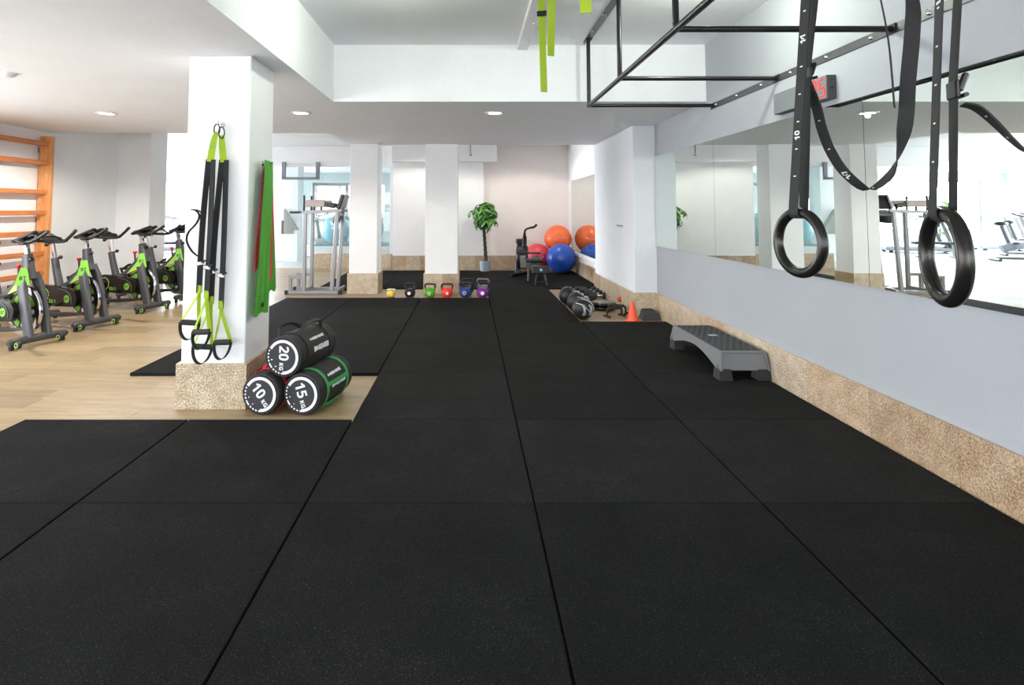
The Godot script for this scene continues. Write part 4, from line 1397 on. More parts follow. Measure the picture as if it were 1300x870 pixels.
func captain_chair() -> void:
	var t := thing("dip_station", "light grey steel dip and knee-raise station with padded arms before the glass", "exercise station")
	var g: Material = M.grey_steel
	for z in [8.98, 9.40]:
		part(t, "base_rail", MB.new().bar(V(-2.80, FL + 0.03, z), V(-2.03, FL + 0.03, z), 0.05, 0.05, 0.004), g)
		for x in [-2.825, -2.005]:
			part(t, "rubber_foot", MB.new().box(V(x, FL + 0.03, z), Vector3(0.055, 0.06, 0.06), 0.005), M.black_plastic)
		part(t, "front_post", MB.new().bar(V(-2.56, FL + 0.05, z), V(-2.56, 1.25, z), 0.055, 0.055, 0.005), g)
		part(t, "rear_post", MB.new().bar(V(-2.13, FL + 0.05, z), V(-2.06, 1.28, z), 0.055, 0.055, 0.005), g)
		part(t, "arm_rail", MB.new().bar(V(-2.62, 1.235, z), V(-1.99, 1.265, z), 0.045, 0.045, 0.004), g)
		part(t, "dip_handle", MB.new().cyl(V(-2.64, 1.235, z), V(-2.80, 1.235, z), 0.017, 12, 0.003), M.black_plastic)
		part(t, "upright_grip", MB.new().cyl(V(-2.575, 1.26, z - 0.02), V(-2.575, 1.50, z - 0.02), 0.017, 12, 0.003), M.black_plastic)
		var pad := part(t, "arm_pad", MB.new().box(V(-2.40, 1.375, z), Vector3(0.30, 0.11, 0.10), 0.012), M.pad_beige)
		part(pad, "pad_bracket", MB.new().bar(V(-2.42, 1.25, z), V(-2.42, 1.34, z), 0.03, 0.03), M.black_plastic)
		part(pad, "pad_support", MB.new().bar(V(-2.26, 1.36, z), V(-2.10, 1.33, z), 0.05, 0.07, 0.006), M.black_plastic)
		# step stool in front
		part(t, "step_rail", MB.new().bar(V(-2.80, 0.235, z), V(-2.56, 0.235, z), 0.045, 0.045, 0.004), g)
		part(t, "step_post", MB.new().bar(V(-2.77, FL + 0.05, z), V(-2.77, 0.22, z), 0.05, 0.05, 0.004), g)
	part(t, "back_pad", MB.new().box(V(-2.02, 1.40, 9.19), Vector3(0.06, 0.24, 0.40), 0.015, Basis(Vector3.BACK, -0.32)), M.black_gloss)
	part(t, "back_pad", MB.new().box(V(-2.10, 1.16, 9.19), Vector3(0.05, 0.20, 0.34), 0.015, Basis(Vector3.BACK, -0.25)), M.black_gloss)
	for x in [-2.03, -2.56]:
		part(t, "cross_tube", MB.new().bar(V(x, FL + 0.06, 8.98), V(x, FL + 0.06, 9.40), 0.045, 0.045, 0.004), g)
	part(t, "cross_tube", MB.new().bar(V(-2.07, 1.20, 8.98), V(-2.07, 1.20, 9.40), 0.045, 0.045, 0.004), g)
	anchor(t, V(-2.42, FL, 9.19))


func kettlebells() -> void:
	var hb := P2([0.0, 0.0, 0.55, 0.0, 0.68, 0.06, 0.90, 0.36, 1.0, 0.72, 0.94, 1.06, 0.72, 1.36, 0.42, 1.52, 0.0, 1.56])
	var a := [
		[-1.177, 8.70, 0.128, 0.067, "kb_yellow", "smallest kettlebell, yellow, at the left end of the row", "chrome"],
		[-0.895, 8.71, 0.212, 0.083, "kb_black", "black kettlebell with white centre badge, second from the left", "kb_black"],
		[-0.595, 8.70, 0.205, 0.081, "kb_green", "green kettlebell with black handle", "kb_black"],
		[-0.341, 8.70, 0.205, 0.085, "kb_red", "red kettlebell with black handle", "kb_black"],
		[-0.065, 8.69, 0.228, 0.091, "kb_blue", "dark blue kettlebell with black handle", "kb_black"],
		[-0.035, 8.99, 0.245, 0.093, "kb_black", "black kettlebell standing behind the blue one", "kb_black"],
		[0.188, 8.69, 0.230, 0.091, "kb_purple", "purple kettlebell at the right end of the row", "kb_purple"],
		[0.205, 8.98, 0.245, 0.093, "kb_grey", "grey kettlebell standing behind the purple one", "kb_grey"]]
	for q in a:
		var t := thing("kettlebell", q[5], "kettlebell", V(q[0], FL, q[1]), rng.randf_range(-14, 14), "kettlebells in a row on the wood strip")
		var r: float = q[3]
		var h: float = q[2]
		var pr := []
		for p in hb:
			pr.append(p * Vector2(r, r * 1.0))
		var body := part(t, "body", MB.new().lathe(pr, 28), M[q[4]])
		var w := r * 0.98
		var y0 := r * 1.15
		var hp := smooth([Vector3(-w * 0.72, y0 - 0.01, 0), Vector3(-w * 0.98, lerpf(y0, h, 0.55), 0), Vector3(-w * 0.86, h - 0.022, 0), Vector3(-w * 0.5, h - 0.014, 0), Vector3(w * 0.5, h - 0.014, 0), Vector3(w * 0.86, h - 0.022, 0), Vector3(w * 0.98, lerpf(y0, h, 0.55), 0), Vector3(w * 0.72, y0 - 0.01, 0)], 5)
		part(t, "handle", MB.new().tube(hp, r * 0.165, 12), M[q[6]] if q[6] != "kb_purple" else M.kb_black)
		for s in [-1.0, 1.0]:
			part(t, "horn", MB.new().tube([Vector3(s * w * 0.55, y0 - 0.02, 0), Vector3(s * w * 0.86, lerpf(y0, h, 0.40), 0)], [r * 0.26, r * 0.19], 12), M[q[4]])
		var bd := part(body, "badge", MB.new().cyl(Vector3(0, r * 0.74, r * 0.95), Vector3(0, r * 0.74, r * 1.01), r * 0.30, 18, 0.001), M.white_print if q[4] in ["kb_black", "kb_purple", "kb_red"] else M[q[4]])
		part(bd, "badge_ring", MB.new().tube(ringpts(Vector3(0, r * 0.74, r * 1.01), Vector3.RIGHT, Vector3.UP, r * 0.24, 16), r * 0.05, 6, true), M.white_print if q[4] != "kb_red" else M.kb_red)


func leaf_mesh(l: float, w: float) -> MB:
	var b := MB.new()
	var m := 7
	for k in m:
		var s0 := float(k) / m
		var s1 := float(k + 1) / m
		var w0 := w * 0.5 * pow(sin(PI * clampf(s0 * 0.92 + 0.04, 0, 1)), 0.8)
		var w1 := w * 0.5 * pow(sin(PI * clampf(s1 * 0.92 + 0.04, 0, 1)), 0.8)
		var d := func(s: float) -> float: return -0.35 * l * s * s
		for sg in [-1.0, 1.0]:
			var a := Vector3(0, d.call(s0), s0 * l)
			var c := Vector3(0, d.call(s1), s1 * l)
			var a2 := Vector3(sg * w0, d.call(s0) + w0 * 0.3, s0 * l)
			var c2 := Vector3(sg * w1, d.call(s1) + w1 * 0.3, s1 * l)
			b.face([a, a2, c2, c], Vector3.UP)
	return b


func plant() -> void:
	var t := thing("potted_tree", "small braided-trunk tree with round leafy crown in a grey pot", "potted plant", V(0.32, FL, 12.17))
	part(t, "pot", MB.new().lathe(P2([0.0, 0.0, 0.095, 0.0, 0.105, 0.006, 0.117, 0.22, 0.120, 0.235, 0.110, 0.237, 0.106, 0.225, 0.0, 0.223]), 32), M.pot_grey)
	part(t, "soil", MB.new().lathe(P2([0.0, 0.232, 0.05, 0.230, 0.106, 0.222, 0.0, 0.215]), 20), M.soil)
	for k in 3:
		var p := []
		var r := []
		for j in 26:
			var s := j / 25.0
			var a := s * 15.0 + TAU * k / 3
			p.append(Vector3(cos(a) * 0.022 + 0.02 - 0.045 * s, 0.22 + s * 0.70, sin(a) * 0.022))
			r.append(0.020 - 0.006 * s)
		part(t, "trunk_strand", MB.new().tube(p, r, 8), M.bark)
	var lm := []
	for k in 4:
		lm.append(leaf_mesh([0.15, 0.17, 0.13, 0.19][k], [0.055, 0.062, 0.05, 0.066][k]).mesh())
	var r := RandomNumberGenerator.new()
	r.seed = 99
	var c := Vector3(-0.02, 1.20, 0)
	# whorls of six leaflets on short stalks
	for w in 58:
		var d := Vector3(r.randfn(), r.randfn() * 0.9 + 0.1, r.randfn()).normalized()
		var rad := r.randf_range(0.14, 0.33)
		var tip := c + d * Vector3(rad * 0.98, rad * 0.86, rad * 0.98)
		if w % 2 == 0:
			part(t, "twig", MB.new().tube([c + Vector3(0, -0.28, 0) + d * 0.02, c.lerp(tip, 0.45) + Vector3(0, -0.03, 0), tip], 0.004, 5), M.bark)
		for k in 5:
			var a := TAU * k / 5 + r.randf() * 0.6
			var o := part(t, "leaf", lm[r.randi() % 4], M["leaf_%d" % (r.randi() % 3)])
			var bs := Basis(Vector3.UP, a + atan2(d.x, d.z)) * Basis(Vector3.RIGHT, r.randf_range(0.0, 0.55))
			var tilt := Basis(Vector3(d.z, 0, -d.x).normalized() if Vector2(d.x, d.z).length() > 0.1 else Vector3.RIGHT, clampf(acos(clampf(d.y, -1, 1)), 0, 1.3) * 0.7)
			o.transform = Transform3D(tilt * bs, tip)


func rower() -> void:
	# local frame in room metres; rail runs from the fan (far, left) towards the camera (right)
	var t := thing("rowing_machine", "black air rowing machine with tall curved handle arm beside the exercise balls", "rowing machine")
	var k: Material = M.black_plastic
	var fan := V(1.02, 0.36, 11.3)
	part(t, "fan_housing", MB.new().cyl(fan + V(-0.10, 0, 0.02), fan + V(0.10, 0, -0.02), 0.24, 36, 0.03), M.kb_black)
	for s in [-1.0, 1.0]:
		var c := fan + V(0.105 * s, 0, -0.02 * s)
		for r in [0.08, 0.14, 0.20]:
			part(t, "grille_ring", MB.new().tube(ringpts(c, V(0.1, 0, 1).normalized(), Vector3.UP, r, 28), 0.006, 6, true), M.plate_steel)
		part(t, "hub_cap", MB.new().cyl(c, c + V(0.015 * s, 0, 0), 0.055, 18, 0.004), M.grey_steel)
	part(t, "front_post", MB.new().bar(V(0.93, 0.02, 11.35), V(0.97, 0.66, 11.3), 0.07, 0.10, 0.01), M.plate_steel)
	part(t, "housing_cap", MB.new().box(V(1.0, 0.66, 11.3), Vector3(0.20, 0.10, 0.22), 0.02), M.black_fabric)
	part(t, "front_stabiliser", MB.new().cyl(V(0.78, 0.03, 11.05), V(1.18, 0.03, 11.75), 0.03, 14, 0.005), k)
	part(t, "handle_arm", MB.new().tube(smooth([V(1.05, 0.55, 11.2), V(1.055, 0.72, 11.18), V(1.055, 0.84, 11.15), V(1.075, 0.90, 11.1), V(1.14, 0.93, 11.05), V(1.22, 0.95, 11.0), V(1.27, 1.0, 10.98)], 5), [0.045, 0.045, 0.045, 0.045, 0.045, 0.044, 0.04, 0.034, 0.028, 0.024, 0.021, 0.02, 0.02, 0.02, 0.02, 0.02, 0.02, 0.02, 0.02, 0.02, 0.02, 0.02, 0.022, 0.022, 0.022, 0.022, 0.022, 0.022, 0.022, 0.022, 0.022], 10), k)
	part(t, "pull_bar", MB.new().cyl(V(0.88, 0.47, 11.0), V(1.32, 0.46, 10.9), 0.018, 12, 0.003), k)
	for x in [0.99, 1.23]:
		part(t, "foot_plate", MB.new().box(V(x, 0.30, 10.8), Vector3(0.12, 0.03, 0.32), 0.008, Basis(Vector3.RIGHT, 0.75)), k)
	part(t, "rail", MB.new().bar(V(1.08, 0.28, 11.2), V(1.21, 0.24, 9.92), 0.07, 0.09, 0.008), M.plate_steel)
	var seat := part(t, "seat", MB.new().box(V(1.17, 0.36, 10.55), Vector3(0.34, 0.06, 0.25), 0.025), k)
	part(seat, "seat_carriage", MB.new().box(V(1.17, 0.31, 10.55), Vector3(0.14, 0.06, 0.20), 0.008), M.black_steel)
	var eb := part(t, "end_block", MB.new().box(V(1.205, 0.255, 9.88), Vector3(0.30, 0.13, 0.10), 0.015), k)
	part(eb, "badge", MB.new().cyl(V(1.205, 0.26, 9.83), V(1.205, 0.26, 9.824), 0.024, 16), M.ball_sky)
	for s in [-1.0, 1.0]:
		part(t, "rear_leg", MB.new().bar(V(1.205 + s * 0.065, 0.20, 9.87), V(1.205 + s * 0.10, 0.0, 9.80), 0.028, 0.035, 0.004), M.black_steel)
	part(t, "leg_brace", MB.new().cyl(V(1.12, 0.06, 9.82), V(1.29, 0.06, 9.82), 0.011, 10), M.black_steel)
	part(t, "side_leg", MB.new().bar(V(1.32, 0.20, 10.2), V(1.50, 0.16, 10.45), 0.035, 0.035, 0.004).bar(V(1.50, 0.17, 10.45), V(1.54, 0.0, 10.5), 0.03, 0.03, 0.004), M.black_steel)
	part(t, "middle_leg", MB.new().bar(V(1.06, 0.26, 10.45), V(1.05, 0.0, 10.40), 0.035, 0.035, 0.004), M.black_steel)
	anchor(t, V(1.12, 0.0, 10.7))


func balls() -> void:
	for q in [
		[V(1.84, 0.298, 11.70), 0.297, "ball_blue", "large blue exercise ball in front of the orange one"],
		[V(1.85, 0.672, 12.17), 0.283, "ball_orange", "large orange exercise ball resting on top of the other balls"],
		[V(1.42, 0.285, 12.20), 0.285, "ball_red", "large red exercise ball half hidden behind the rowing machine"]]:
		var t := thing("exercise_ball", q[3], "exercise ball", q[0] - Vector3(0, q[1], 0), 0, "exercise balls in the far corner")
		var pr := []
		var m := 40
		for k in m + 1:
			var a := -PI / 2 + PI * k / m
			var rib := 1.0 + (0.004 * sin(a * 60.0) if absf(a) < 1.1 else 0.0)
			pr.append(Vector2(maxf(cos(a), 0.0), sin(a)) * q[1] * rib)
		pr[0].x = 0.0
		pr[m].x = 0.0
		var bs := Basis(Vector3(0.4, 0, 1).normalized(), 0.5)
		part(t, "shell", MB.new().lathe(pr, 40, Transform3D(bs, Vector3(0, q[1], 0))), M[q[2]])
		var d := Vector3(0.3, 0.1, 1).normalized()
		part(t, "valve_plug", MB.new().ball(Vector3(0, q[1], 0) + d * q[1], Vector3(0.012, 0.012, 0.012), 10, 6), M.white_print if q[2] != "ball_blue" else M.black_plastic)
	# pale blue balls behind the glass are in fitness_room()


func floor_gear() -> void:
	# double-grip medicine balls
	var pos := [[V(1.345, FL, 6.93), "black grip medicine ball nearest the orange cone, grips towards the camera"], [V(1.36, FL, 7.45), "black grip medicine ball with white band, middle of the three"], [V(1.34, FL, 7.98), "black grip medicine ball farthest from the camera, behind two others"]]
	for k in 3:
		var t := thing("medicine_ball", pos[k][1], "medicine ball", pos[k][0], [12.0, 70.0, 100.0][k], "black grip medicine balls")
		var c := Vector3(0, 0.125, 0)
		part(t, "shell", MB.new().ball(c, Vector3(0.128, 0.125, 0.118), 30, 18), M.kb_black)
		part(t, "band", MB.new().tube(smooth([c + Vector3(-0.10, 0.075, 0.03), c + Vector3(-0.05, 0.06, 0.10), c + Vector3(0.0, 0.02, 0.122), c + Vector3(0.05, -0.04, 0.108), c + Vector3(0.09, -0.08, 0.045)], 5), 0.004, 6), M.white_print)
		part(t, "band", MB.new().tube(smooth([c + Vector3(-0.03, 0.12, 0.03), c + Vector3(0.04, 0.10, 0.07), c + Vector3(0.09, 0.05, 0.08), c + Vector3(0.12, -0.02, 0.045)], 5), 0.0035, 6), M.white_print)
		for s in [-1.0, 1.0]:
			var g := part(t, "grip", MB.new().tube(smooth([c + Vector3(s * 0.035, 0.05, 0.10), c + Vector3(s * 0.04, 0.035, 0.145), c + Vector3(s * 0.04, -0.035, 0.145), c + Vector3(s * 0.035, -0.05, 0.10)], 4), 0.017, 10), M.grey_steel)
			part(g, "grip_cap", MB.new().ball(c + Vector3(s * 0.04, 0, 0.158), Vector3(0.014, 0.036, 0.007), 12, 8), M.pale_grey)
	# hex dumbbells in two files
	var first: Node3D = null
	var n := 0
	for f in 2:
		for k in 4:
			var at := V([1.60, 1.865][f] + 0.012 * k, FL, [9.10, 9.12][f] - k * [0.27, 0.20][f])
			var lab: String = ["black hex dumbbell in the left file, number %s from the camera" % ["four", "three", "two", "one"][k], "black hex dumbbell in the file by the stone base, number %s from the camera" % ["four", "three", "two", "one"][k]][f]
			if first == null:
				first = thing("dumbbell", lab, "dumbbell", at, 8, "hex dumbbells on the wood patch")
				for s in [-1.0, 1.0]:
					var hx := []
					for j in 6:
						hx.append(Vector2(cos(TAU * j / 6 + PI / 6), sin(TAU * j / 6 + PI / 6)) * 0.058)
					var hd := MB.new().prism(hx, 0.065, Transform3D(Basis(Vector3.UP, PI / 2), Vector3(s * 0.088, 0.0503, 0)))
					var sm := []
					for p in hx:
						sm.append(p * 0.78)
					hd.prism(sm, 0.085, Transform3D(Basis(Vector3.UP, PI / 2), Vector3(s * 0.088, 0.0503, 0)))
					part(first, "head", hd, M.kb_black)
				part(first, "handle", MB.new().lathe(P2([0.0, -0.06, 0.013, -0.06, 0.017, -0.02, 0.018, 0.0, 0.017, 0.02, 0.013, 0.06, 0.0, 0.06]), 14, Transform3D(Basis(Vector3.BACK, PI / 2), Vector3(0, 0.0503, 0))), M.chrome)
			else:
				var dc := copy(first, at, rng.randf_range(-12, 14), lab)
				dc.scale = Vector3.ONE * (1.12 if f == 0 else 0.92)
	# balance discs, stacked
	for k in 2:
		var t := thing("balance_cushion", ["black round balance cushion lying at the bottom of the pair", "black round balance cushion lying on top of its twin"][k], "balance cushion", V(1.74, FL + 0.052 * k, 7.62), 0, "stacked balance cushions")
		part(t, "cushion", MB.new().lathe(P2([0.0, 0.0, 0.13, 0.0, 0.155, 0.008, 0.165, 0.026, 0.155, 0.044, 0.13, 0.051, 0.06, 0.0515, 0.0, 0.0515]), 36), M.black_gloss)
		part(t, "seam", MB.new().tube(ringpts(Vector3(0, 0.026, 0), Vector3.RIGHT, Vector3.BACK, 0.165, 36), 0.004, 6, true), M.black_plastic)
	# push-up bars
	for k in 2:
		var t := thing("push_up_bar", ["black push-up bar with raised handle, left one beside the cone", "black push-up bar with raised handle, right one touching the cone"][k], "push-up bar", V([1.765, 1.845][k], FL, [7.12, 7.32][k]), [25.0, -30.0][k], "pair of push-up bars")
		part(t, "grip", MB.new().cyl(Vector3(-0.09, 0.10, 0), Vector3(0.09, 0.10, 0), 0.018, 14, 0.004), M.black_fabric)
		for s in [-1.0, 1.0]:
			part(t, "leg", MB.new().tube(smooth([Vector3(s * 0.085, 0.10, 0), Vector3(s * 0.105, 0.085, 0), Vector3(s * 0.11, 0.03, 0.0), Vector3(s * 0.112, 0.014, 0)], 4), 0.012, 10), M.black_plastic)
			part(t, "foot", MB.new().cyl(Vector3(s * 0.112, 0.012, -0.06), Vector3(s * 0.112, 0.012, 0.06), 0.012, 10, 0.002), M.black_plastic)
	# orange cone
	var c := thing("marker_cone", "small orange plastic cone on the wood patch", "cone", V(1.895, FL, 6.80), 10)
	part(c, "base_plate", MB.new().box(Vector3(0, 0.006, 0), Vector3(0.155, 0.012, 0.155), 0.004), M.cone_orange)
	part(c, "cone", MB.new().lathe(P2([0.066, 0.010, 0.063, 0.018, 0.014, 0.232, 0.010, 0.236, 0.008, 0.230, 0.055, 0.012]), 28), M.cone_orange)
	# spare step risers
	for k in 2:
		var t := thing("step_riser", ["black plastic step riser on the floor in the wall corner", "smaller black plastic riser stacked on another in the wall corner"][k], "step riser", V(2.13, FL + 0.055 * k, 6.94 + 0.03 * k), 0, "stacked step risers")
		var w := 0.20 - 0.035 * k
		var r0 := []
		for y in [0.0, 0.012, 0.045, 0.055]:
			var s: float = {0.0: 0.0, 0.012: 0.0, 0.045: 0.014, 0.055: 0.022}[y]
			var row := []
			for p in [[-1, -1], [1, -1], [1, 1], [-1, 1]]:
				row.append(Vector3(p[0] * (w / 2 - s), y, p[1] * (0.10 - s)))
			r0.append(row)
		var b := MB.new()
		for j in 3:
			for q in 4:
				b.face([r0[j][q], r0[j][(q + 1) % 4], r0[j + 1][(q + 1) % 4], r0[j + 1][q]], (r0[j][q] + r0[j][(q + 1) % 4]) * Vector3(1, 0, 1))
		b.face(r0[0], Vector3.DOWN)
		b.face(r0[3], Vector3.UP)
		part(t, "shell", b, M.step_dark)
		part(t, "recess_rim", MB.new().box(Vector3(0, 0.0565, 0), Vector3(w - 0.07, 0.004, 0.11), 0.001), M.step_foot)
	# red cap on the stone base
	var rc := thing("red_cap", "small red plastic cap sticking out of the stone base", "cap", V(1.978, 0.10, 7.65))
	part(rc, "cap", MB.new().lathe(P2([0.0, 0.035, 0.018, 0.034, 0.030, 0.02, 0.032, 0.0, 0.0, 0.0]), 18, Transform3D(Basis(Vector3.BACK, PI / 2), Vector3.ZERO)), M.red_plastic)
	part(rc, "collar", MB.new().lathe(P2([0.0, 0.006, 0.036, 0.006, 0.038, 0.0, 0.0, 0.0]), 18, Transform3D(Basis(Vector3.BACK, PI / 2), Vector3.ZERO)), M.black_plastic)


func treadmill(label: String, at: Vector3, turn: float) -> Node3D:
	var t := thing("treadmill", label, "treadmill", at, turn, "treadmills in the bright fitness room")
	part(t, "deck", MB.new().box(Vector3(-0.1, 0.12, 0), Vector3(1.75, 0.13, 0.78), 0.03), M.frame_grey)
	part(t, "belt", MB.new().box(Vector3(-0.15, 0.19, 0), Vector3(1.5, 0.01, 0.5), 0.004), M.step_dark)
	part(t, "motor_hood", MB.new().loft([[Vector3(0.45, 0.19, -0.38), Vector3(0.45, 0.19, 0.38), Vector3(0.45, 0.10, 0.38), Vector3(0.45, 0.10, -0.38)], [Vector3(0.55, 0.30, -0.38), Vector3(0.55, 0.30, 0.38), Vector3(0.55, 0.05, 0.38), Vector3(0.55, 0.05, -0.38)], [Vector3(0.80, 0.28, -0.36), Vector3(0.80, 0.28, 0.36), Vector3(0.80, 0.05, 0.36), Vector3(0.80, 0.05, -0.36)], [Vector3(0.90, 0.16, -0.34), Vector3(0.90, 0.16, 0.34), Vector3(0.90, 0.06, 0.34), Vector3(0.90, 0.06, -0.34)]]), M.plate_steel)
	for s in [-1.0, 1.0]:
		part(t, "upright", MB.new().bar(Vector3(0.70, 0.15, s * 0.38), Vector3(0.38, 1.15, s * 0.38), 0.06, 0.10, 0.01), M.plate_steel)
		part(t, "handrail", MB.new().tube(smooth([Vector3(0.42, 1.12, s * 0.38), Vector3(0.20, 1.12, s * 0.38), Vector3(-0.12, 1.06, s * 0.38), Vector3(-0.22, 1.0, s * 0.38)], 4), 0.028, 10), M.frame_grey)
		part(t, "foot", MB.new().box(Vector3(-0.85, 0.03, s * 0.33), Vector3(0.10, 0.06, 0.06), 0.006), M.black_plastic)
		part(t, "foot", MB.new().box(Vector3(0.75, 0.03, s * 0.33), Vector3(0.10, 0.06, 0.06), 0.006), M.black_plastic)
	var c := part(t, "console", MB.new().box(Vector3(0.42, 1.30, 0), Vector3(0.06, 0.34, 0.80), 0.02, Basis(Vector3.BACK, -0.45)), M.frame_grey)
	part(c, "screen", MB.new().box(Vector3(0.39, 1.315, 0), Vector3(0.02, 0.22, 0.55), 0.004, Basis(Vector3.BACK, -0.45)), M.plate_steel)
	return t


func upright_bike(label: String, at: Vector3, turn: float) -> Node3D:
	var t := thing("upright_bike", label, "exercise bike", at, turn, "upright bikes in the fitness room")
	part(t, "housing", MB.new().loft(_ovals([Vector3(-0.35, 0.30, 0), Vector3(-0.15, 0.38, 0), Vector3(0.10, 0.42, 0), Vector3(0.32, 0.36, 0)], [0.10, 0.22, 0.25, 0.14], 0.10)), M.frame_grey)
	for x in [-0.5, 0.48]:
		part(t, "stabiliser", MB.new().cyl(Vector3(x, 0.04, -0.28), Vector3(x, 0.04, 0.28), 0.04, 12, 0.006), M.plate_steel)
	part(t, "base_beam", MB.new().bar(Vector3(-0.5, 0.07, 0), Vector3(0.48, 0.07, 0), 0.08, 0.06, 0.01), M.plate_steel)
	part(t, "seat_tube", MB.new().bar(Vector3(-0.18, 0.40, 0), Vector3(-0.33, 0.90, 0), 0.06, 0.07, 0.01), M.plate_steel)
	part(t, "saddle", MB.new().ball(Vector3(-0.34, 0.95, 0), Vector3(0.15, 0.05, 0.12), 18, 10), M.black_plastic)
	part(t, "console_post", MB.new().bar(Vector3(0.20, 0.50, 0), Vector3(0.32, 1.20, 0), 0.07, 0.09, 0.01), M.plate_steel)
	var c := part(t, "console", MB.new().box(Vector3(0.32, 1.30, 0), Vector3(0.05, 0.26, 0.36), 0.02, Basis(Vector3.BACK, -0.4)), M.frame_grey)
	part(c, "screen", MB.new().box(Vector3(0.298, 1.31, 0), Vector3(0.015, 0.16, 0.24), 0.004, Basis(Vector3.BACK, -0.4)), M.plate_steel)
	part(t, "handlebar", MB.new().tube(smooth([Vector3(-0.02, 1.22, -0.24), Vector3(0.18, 1.14, -0.26), Vector3(0.30, 1.12, -0.10), Vector3(0.30, 1.12, 0.10), Vector3(0.18, 1.14, 0.26), Vector3(-0.02, 1.22, 0.24)], 5), 0.018, 10), M.plate_steel)
	for s in [-1.0, 1.0]:
		part(t, "pedal", MB.new().bar(Vector3(-0.02, 0.36, s * 0.12), Vector3(-0.02 + s * 0.12, 0.36 - s * 0.11, s * 0.15), 0.02, 0.03).box(Vector3(-0.02 + s * 0.12, 0.36 - s * 0.11, s * 0.20), Vector3(0.10, 0.03, 0.09), 0.006), M.black_plastic)
	return t


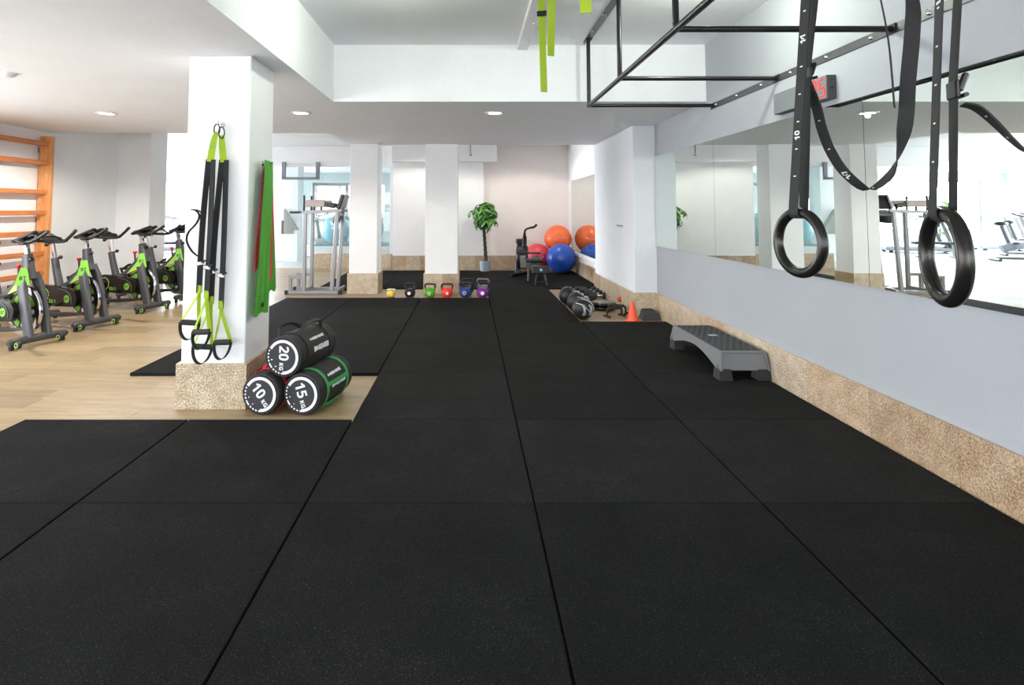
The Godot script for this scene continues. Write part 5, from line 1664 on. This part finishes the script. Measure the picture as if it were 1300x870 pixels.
func fitness_room() -> void:
	# places found from the reflection in the right-hand mirror
	treadmill("pale treadmill in the bright fitness room, nearest the windows' middle", V(-12.9, FL, 18.6), 200)
	treadmill("pale treadmill in the bright fitness room, behind the first one", V(-14.2, FL, 20.6), 200)
	treadmill("pale treadmill seen through the gap left of the white pillar", V(-9.3, FL, 17.8), 200)
	upright_bike("pale upright bike in the bright fitness room beside the treadmills", V(-9.4, FL, 14.7), 200)
	upright_bike("pale upright bike at the left side of the fitness room", V(-11.2, FL, 16.4), 205)
	upright_bike("upright bike behind the dip station, seen through the glass", V(-4.0, FL, 16.2), 200)
	upright_bike("upright bike farther back, seen through the glass partition", V(-5.3, FL, 16.4), 170)
	# low bench
	var b := thing("flat_bench", "low dark bench on the pale fitness room floor", "bench", V(-8.2, FL, 15.8), 15)
	part(b, "pad", MB.new().box(Vector3(0, 0.40, 0), Vector3(1.1, 0.07, 0.28), 0.02), M.step_dark)
	for x in [-0.4, 0.4]:
		part(b, "leg", MB.new().bar(Vector3(x, 0.0, 0), Vector3(x, 0.37, 0), 0.06, 0.06, 0.005), M.grey_steel)
		part(b, "foot_bar", MB.new().bar(Vector3(x, 0.025, -0.22), Vector3(x, 0.025, 0.22), 0.05, 0.05, 0.005), M.grey_steel)
	# big-leaved plant by the windows
	var p := thing("potted_fig", "tall green plant with big leaves by the bright windows", "potted plant", V(-11.4, FL, 19.6))
	part(p, "pot", MB.new().lathe(P2([0.0, 0.0, 0.16, 0.0, 0.2, 0.32, 0.18, 0.32, 0.16, 0.29, 0.0, 0.29]), 24), M.pot_grey)
	part(p, "stem", MB.new().tube([Vector3(0, 0.28, 0), Vector3(0.02, 0.8, 0.01), Vector3(-0.01, 1.5, 0)], 0.02, 8), M.bark)
	var r := RandomNumberGenerator.new()
	r.seed = 4
	var lm := leaf_mesh(0.42, 0.24).mesh()
	for k in 16:
		var o := part(p, "leaf", lm, M["leaf_%d" % (k % 2)])
		o.transform = Transform3D(Basis(Vector3.UP, k * 2.4) * Basis(Vector3.RIGHT, r.randf_range(-0.5, 0.3)), Vector3(0, 0.55 + k * 0.07, 0))
	# columns of the fitness room
	for q in [[-5.05, -4.35, 14.6, 15.1], [-9.2, -8.8, 19.5, 19.9], [-3.3, -2.9, 18.5, 18.9]]:
		var c := structroot("pillar")
		part(c, "shaft", B(q[0], q[1], FL, HC, q[2], q[3], 0.006), M.white_plaster)
	# triangular wall lamp on the first column
	var w := thing("wall_lamp", "brown triangular wall lamp on a white column behind the glass", "wall lamp", V(-4.55, 0.70, 14.6))
	part(w, "back_plate", MB.new().box(Vector3(-0.05, 0.14, 0.012), Vector3(0.30, 0.34, 0.024), 0.004), M.lamp_brown)
	part(w, "shade", MB.new().prism(P2([-0.09, 0.60, 0.26, 0.07, -0.09, 0.07]), 0.16, Transform3D(Basis(), Vector3(0, 0, 0.105))), M.lamp_brown)
	# grey-framed hatch under the header
	var h := thing("transom_hatch", "grey U-framed hatch hanging from the header above the glass", "hatch", V(-3.76, 1.955, 12.80))
	part(h, "bottom_rail", MB.new().box(Vector3(0, 0.02, 0), Vector3(0.84, 0.06, 0.05), 0.003), M.frame_grey)
	for s in [-1.0, 1.0]:
		part(h, "side_rail", MB.new().box(Vector3(s * 0.378, 0.205, 0), Vector3(0.085, 0.36, 0.05), 0.003), M.frame_grey)
	part(h, "pane", MB.new().box(Vector3(0, 0.205, 0), Vector3(0.68, 0.31, 0.008)), M.window_glass)
	# raised platform with pale blue balls behind the curb
	var pf := thing("platform", "raised platform with blue mat behind the stone curb", "platform", V(-2.65, FL, 13.75))
	part(pf, "deck", MB.new().box(Vector3(0, 0.24, 0), Vector3(1.86, 0.48, 1.3), 0.004), M.white_plaster)
	part(pf, "mat", MB.new().box(Vector3(0, 0.495, 0), Vector3(1.8, 0.03, 1.2), 0.006), M.mat_blue)
	for q in [[V(-3.12, 0.487, 13.5), 0.335, "pale blue exercise ball behind the glass, at the left"], [V(-2.40, 0.487, 13.75), 0.36, "pale blue exercise ball behind the glass, half hidden by the pillar"]]:
		var t := thing("exercise_ball", q[2], "exercise ball", q[0], 0, "pale blue balls behind the glass")
		part(t, "shell", MB.new().ball(Vector3(0, q[1], 0), Vector3(q[1], q[1], q[1]), 36, 24), M.ball_sky)
		part(t, "valve_plug", MB.new().ball(Vector3(0.05, q[1], q[1]), Vector3(0.014, 0.014, 0.01), 8, 6), M.white_print)
	# cable machine seen through the glass
	var cm := thing("cable_machine", "grey cable machine frame seen through the glass partition", "cable machine", V(-4.35, FL, 18.0), 15)
	for s in [-1.0, 1.0]:
		part(cm, "upright", MB.new().bar(Vector3(s * 0.5, 0.0, 0), Vector3(s * 0.5, 2.1, 0), 0.09, 0.09, 0.006), M.plate_steel)
		part(cm, "base_rail", MB.new().bar(Vector3(s * 0.5, 0.04, -0.5), Vector3(s * 0.5, 0.04, 0.5), 0.09, 0.08, 0.006), M.plate_steel)
	part(cm, "top_beam", MB.new().bar(Vector3(-0.55, 2.1, 0), Vector3(0.55, 2.1, 0), 0.09, 0.09, 0.006), M.plate_steel)
	for k in 9:
		part(cm, "weight_plate", MB.new().box(Vector3(0, 0.15 + k * 0.055, 0), Vector3(0.38, 0.045, 0.14), 0.004), M.kb_black)
	for s in [-1.0, 1.0]:
		part(cm, "guide_rod", MB.new().cyl(Vector3(s * 0.12, 0.1, 0), Vector3(s * 0.12, 2.06, 0), 0.012, 10), M.chrome)


func small_things() -> void:
	var s := thing("wall_slot", "small dark slotted plate on the side of the white wall block", "wall plate", V(2.0, 1.062, 7.71))
	part(s, "plate", MB.new().box(Vector3(-0.004, 0, 0), Vector3(0.008, 0.03, 0.30), 0.002), M.pale_grey)
	for k in 4:
		part(s, "slot", MB.new().box(Vector3(-0.0085, 0, -0.105 + k * 0.07), Vector3(0.002, 0.012, 0.05)), M.black_plastic)
	var d := thing("smoke_detector", "small cream disc on the ceiling near the left edge", "smoke detector", V(-3.52, CE, 4.34))
	part(d, "base", MB.new().lathe(P2([0.0, 0.0, 0.06, 0.0, 0.06, -0.012, 0.0, -0.012]), 24), M.white_metal)
	part(d, "dome", MB.new().lathe(P2([0.0, -0.032, 0.03, -0.03, 0.05, -0.02, 0.055, -0.012, 0.0, -0.012]), 24), M.white_metal)
	# chain with hook hanging in the far bay
	var c := thing("hanging_chain", "short black chain with a hook hanging before the far wall", "chain", V(0.01, 2.36, 11.5))
	for k in 9:
		var y := 0.08 + k * 0.031
		part(c, "link", MB.new().tube(ringpts(Vector3(0, y, 0), Vector3.RIGHT if k % 2 else Vector3.BACK, Vector3.UP * 1.3, 0.013, 12), 0.005, 6, true), M.black_steel)
	part(c, "hook", MB.new().tube(smooth([Vector3(0, 0.07, 0), Vector3(0.0, 0.05, 0), Vector3(0.022, 0.03, 0), Vector3(0.02, 0.005, 0), Vector3(-0.004, 0.0, 0), Vector3(-0.022, 0.018, 0)], 4), 0.007, 8), M.black_steel)
	part(c, "ceiling_eye", MB.new().cyl(Vector3(0, 0.34, 0), Vector3(0, 0.30, 0), 0.012, 10), M.black_steel)
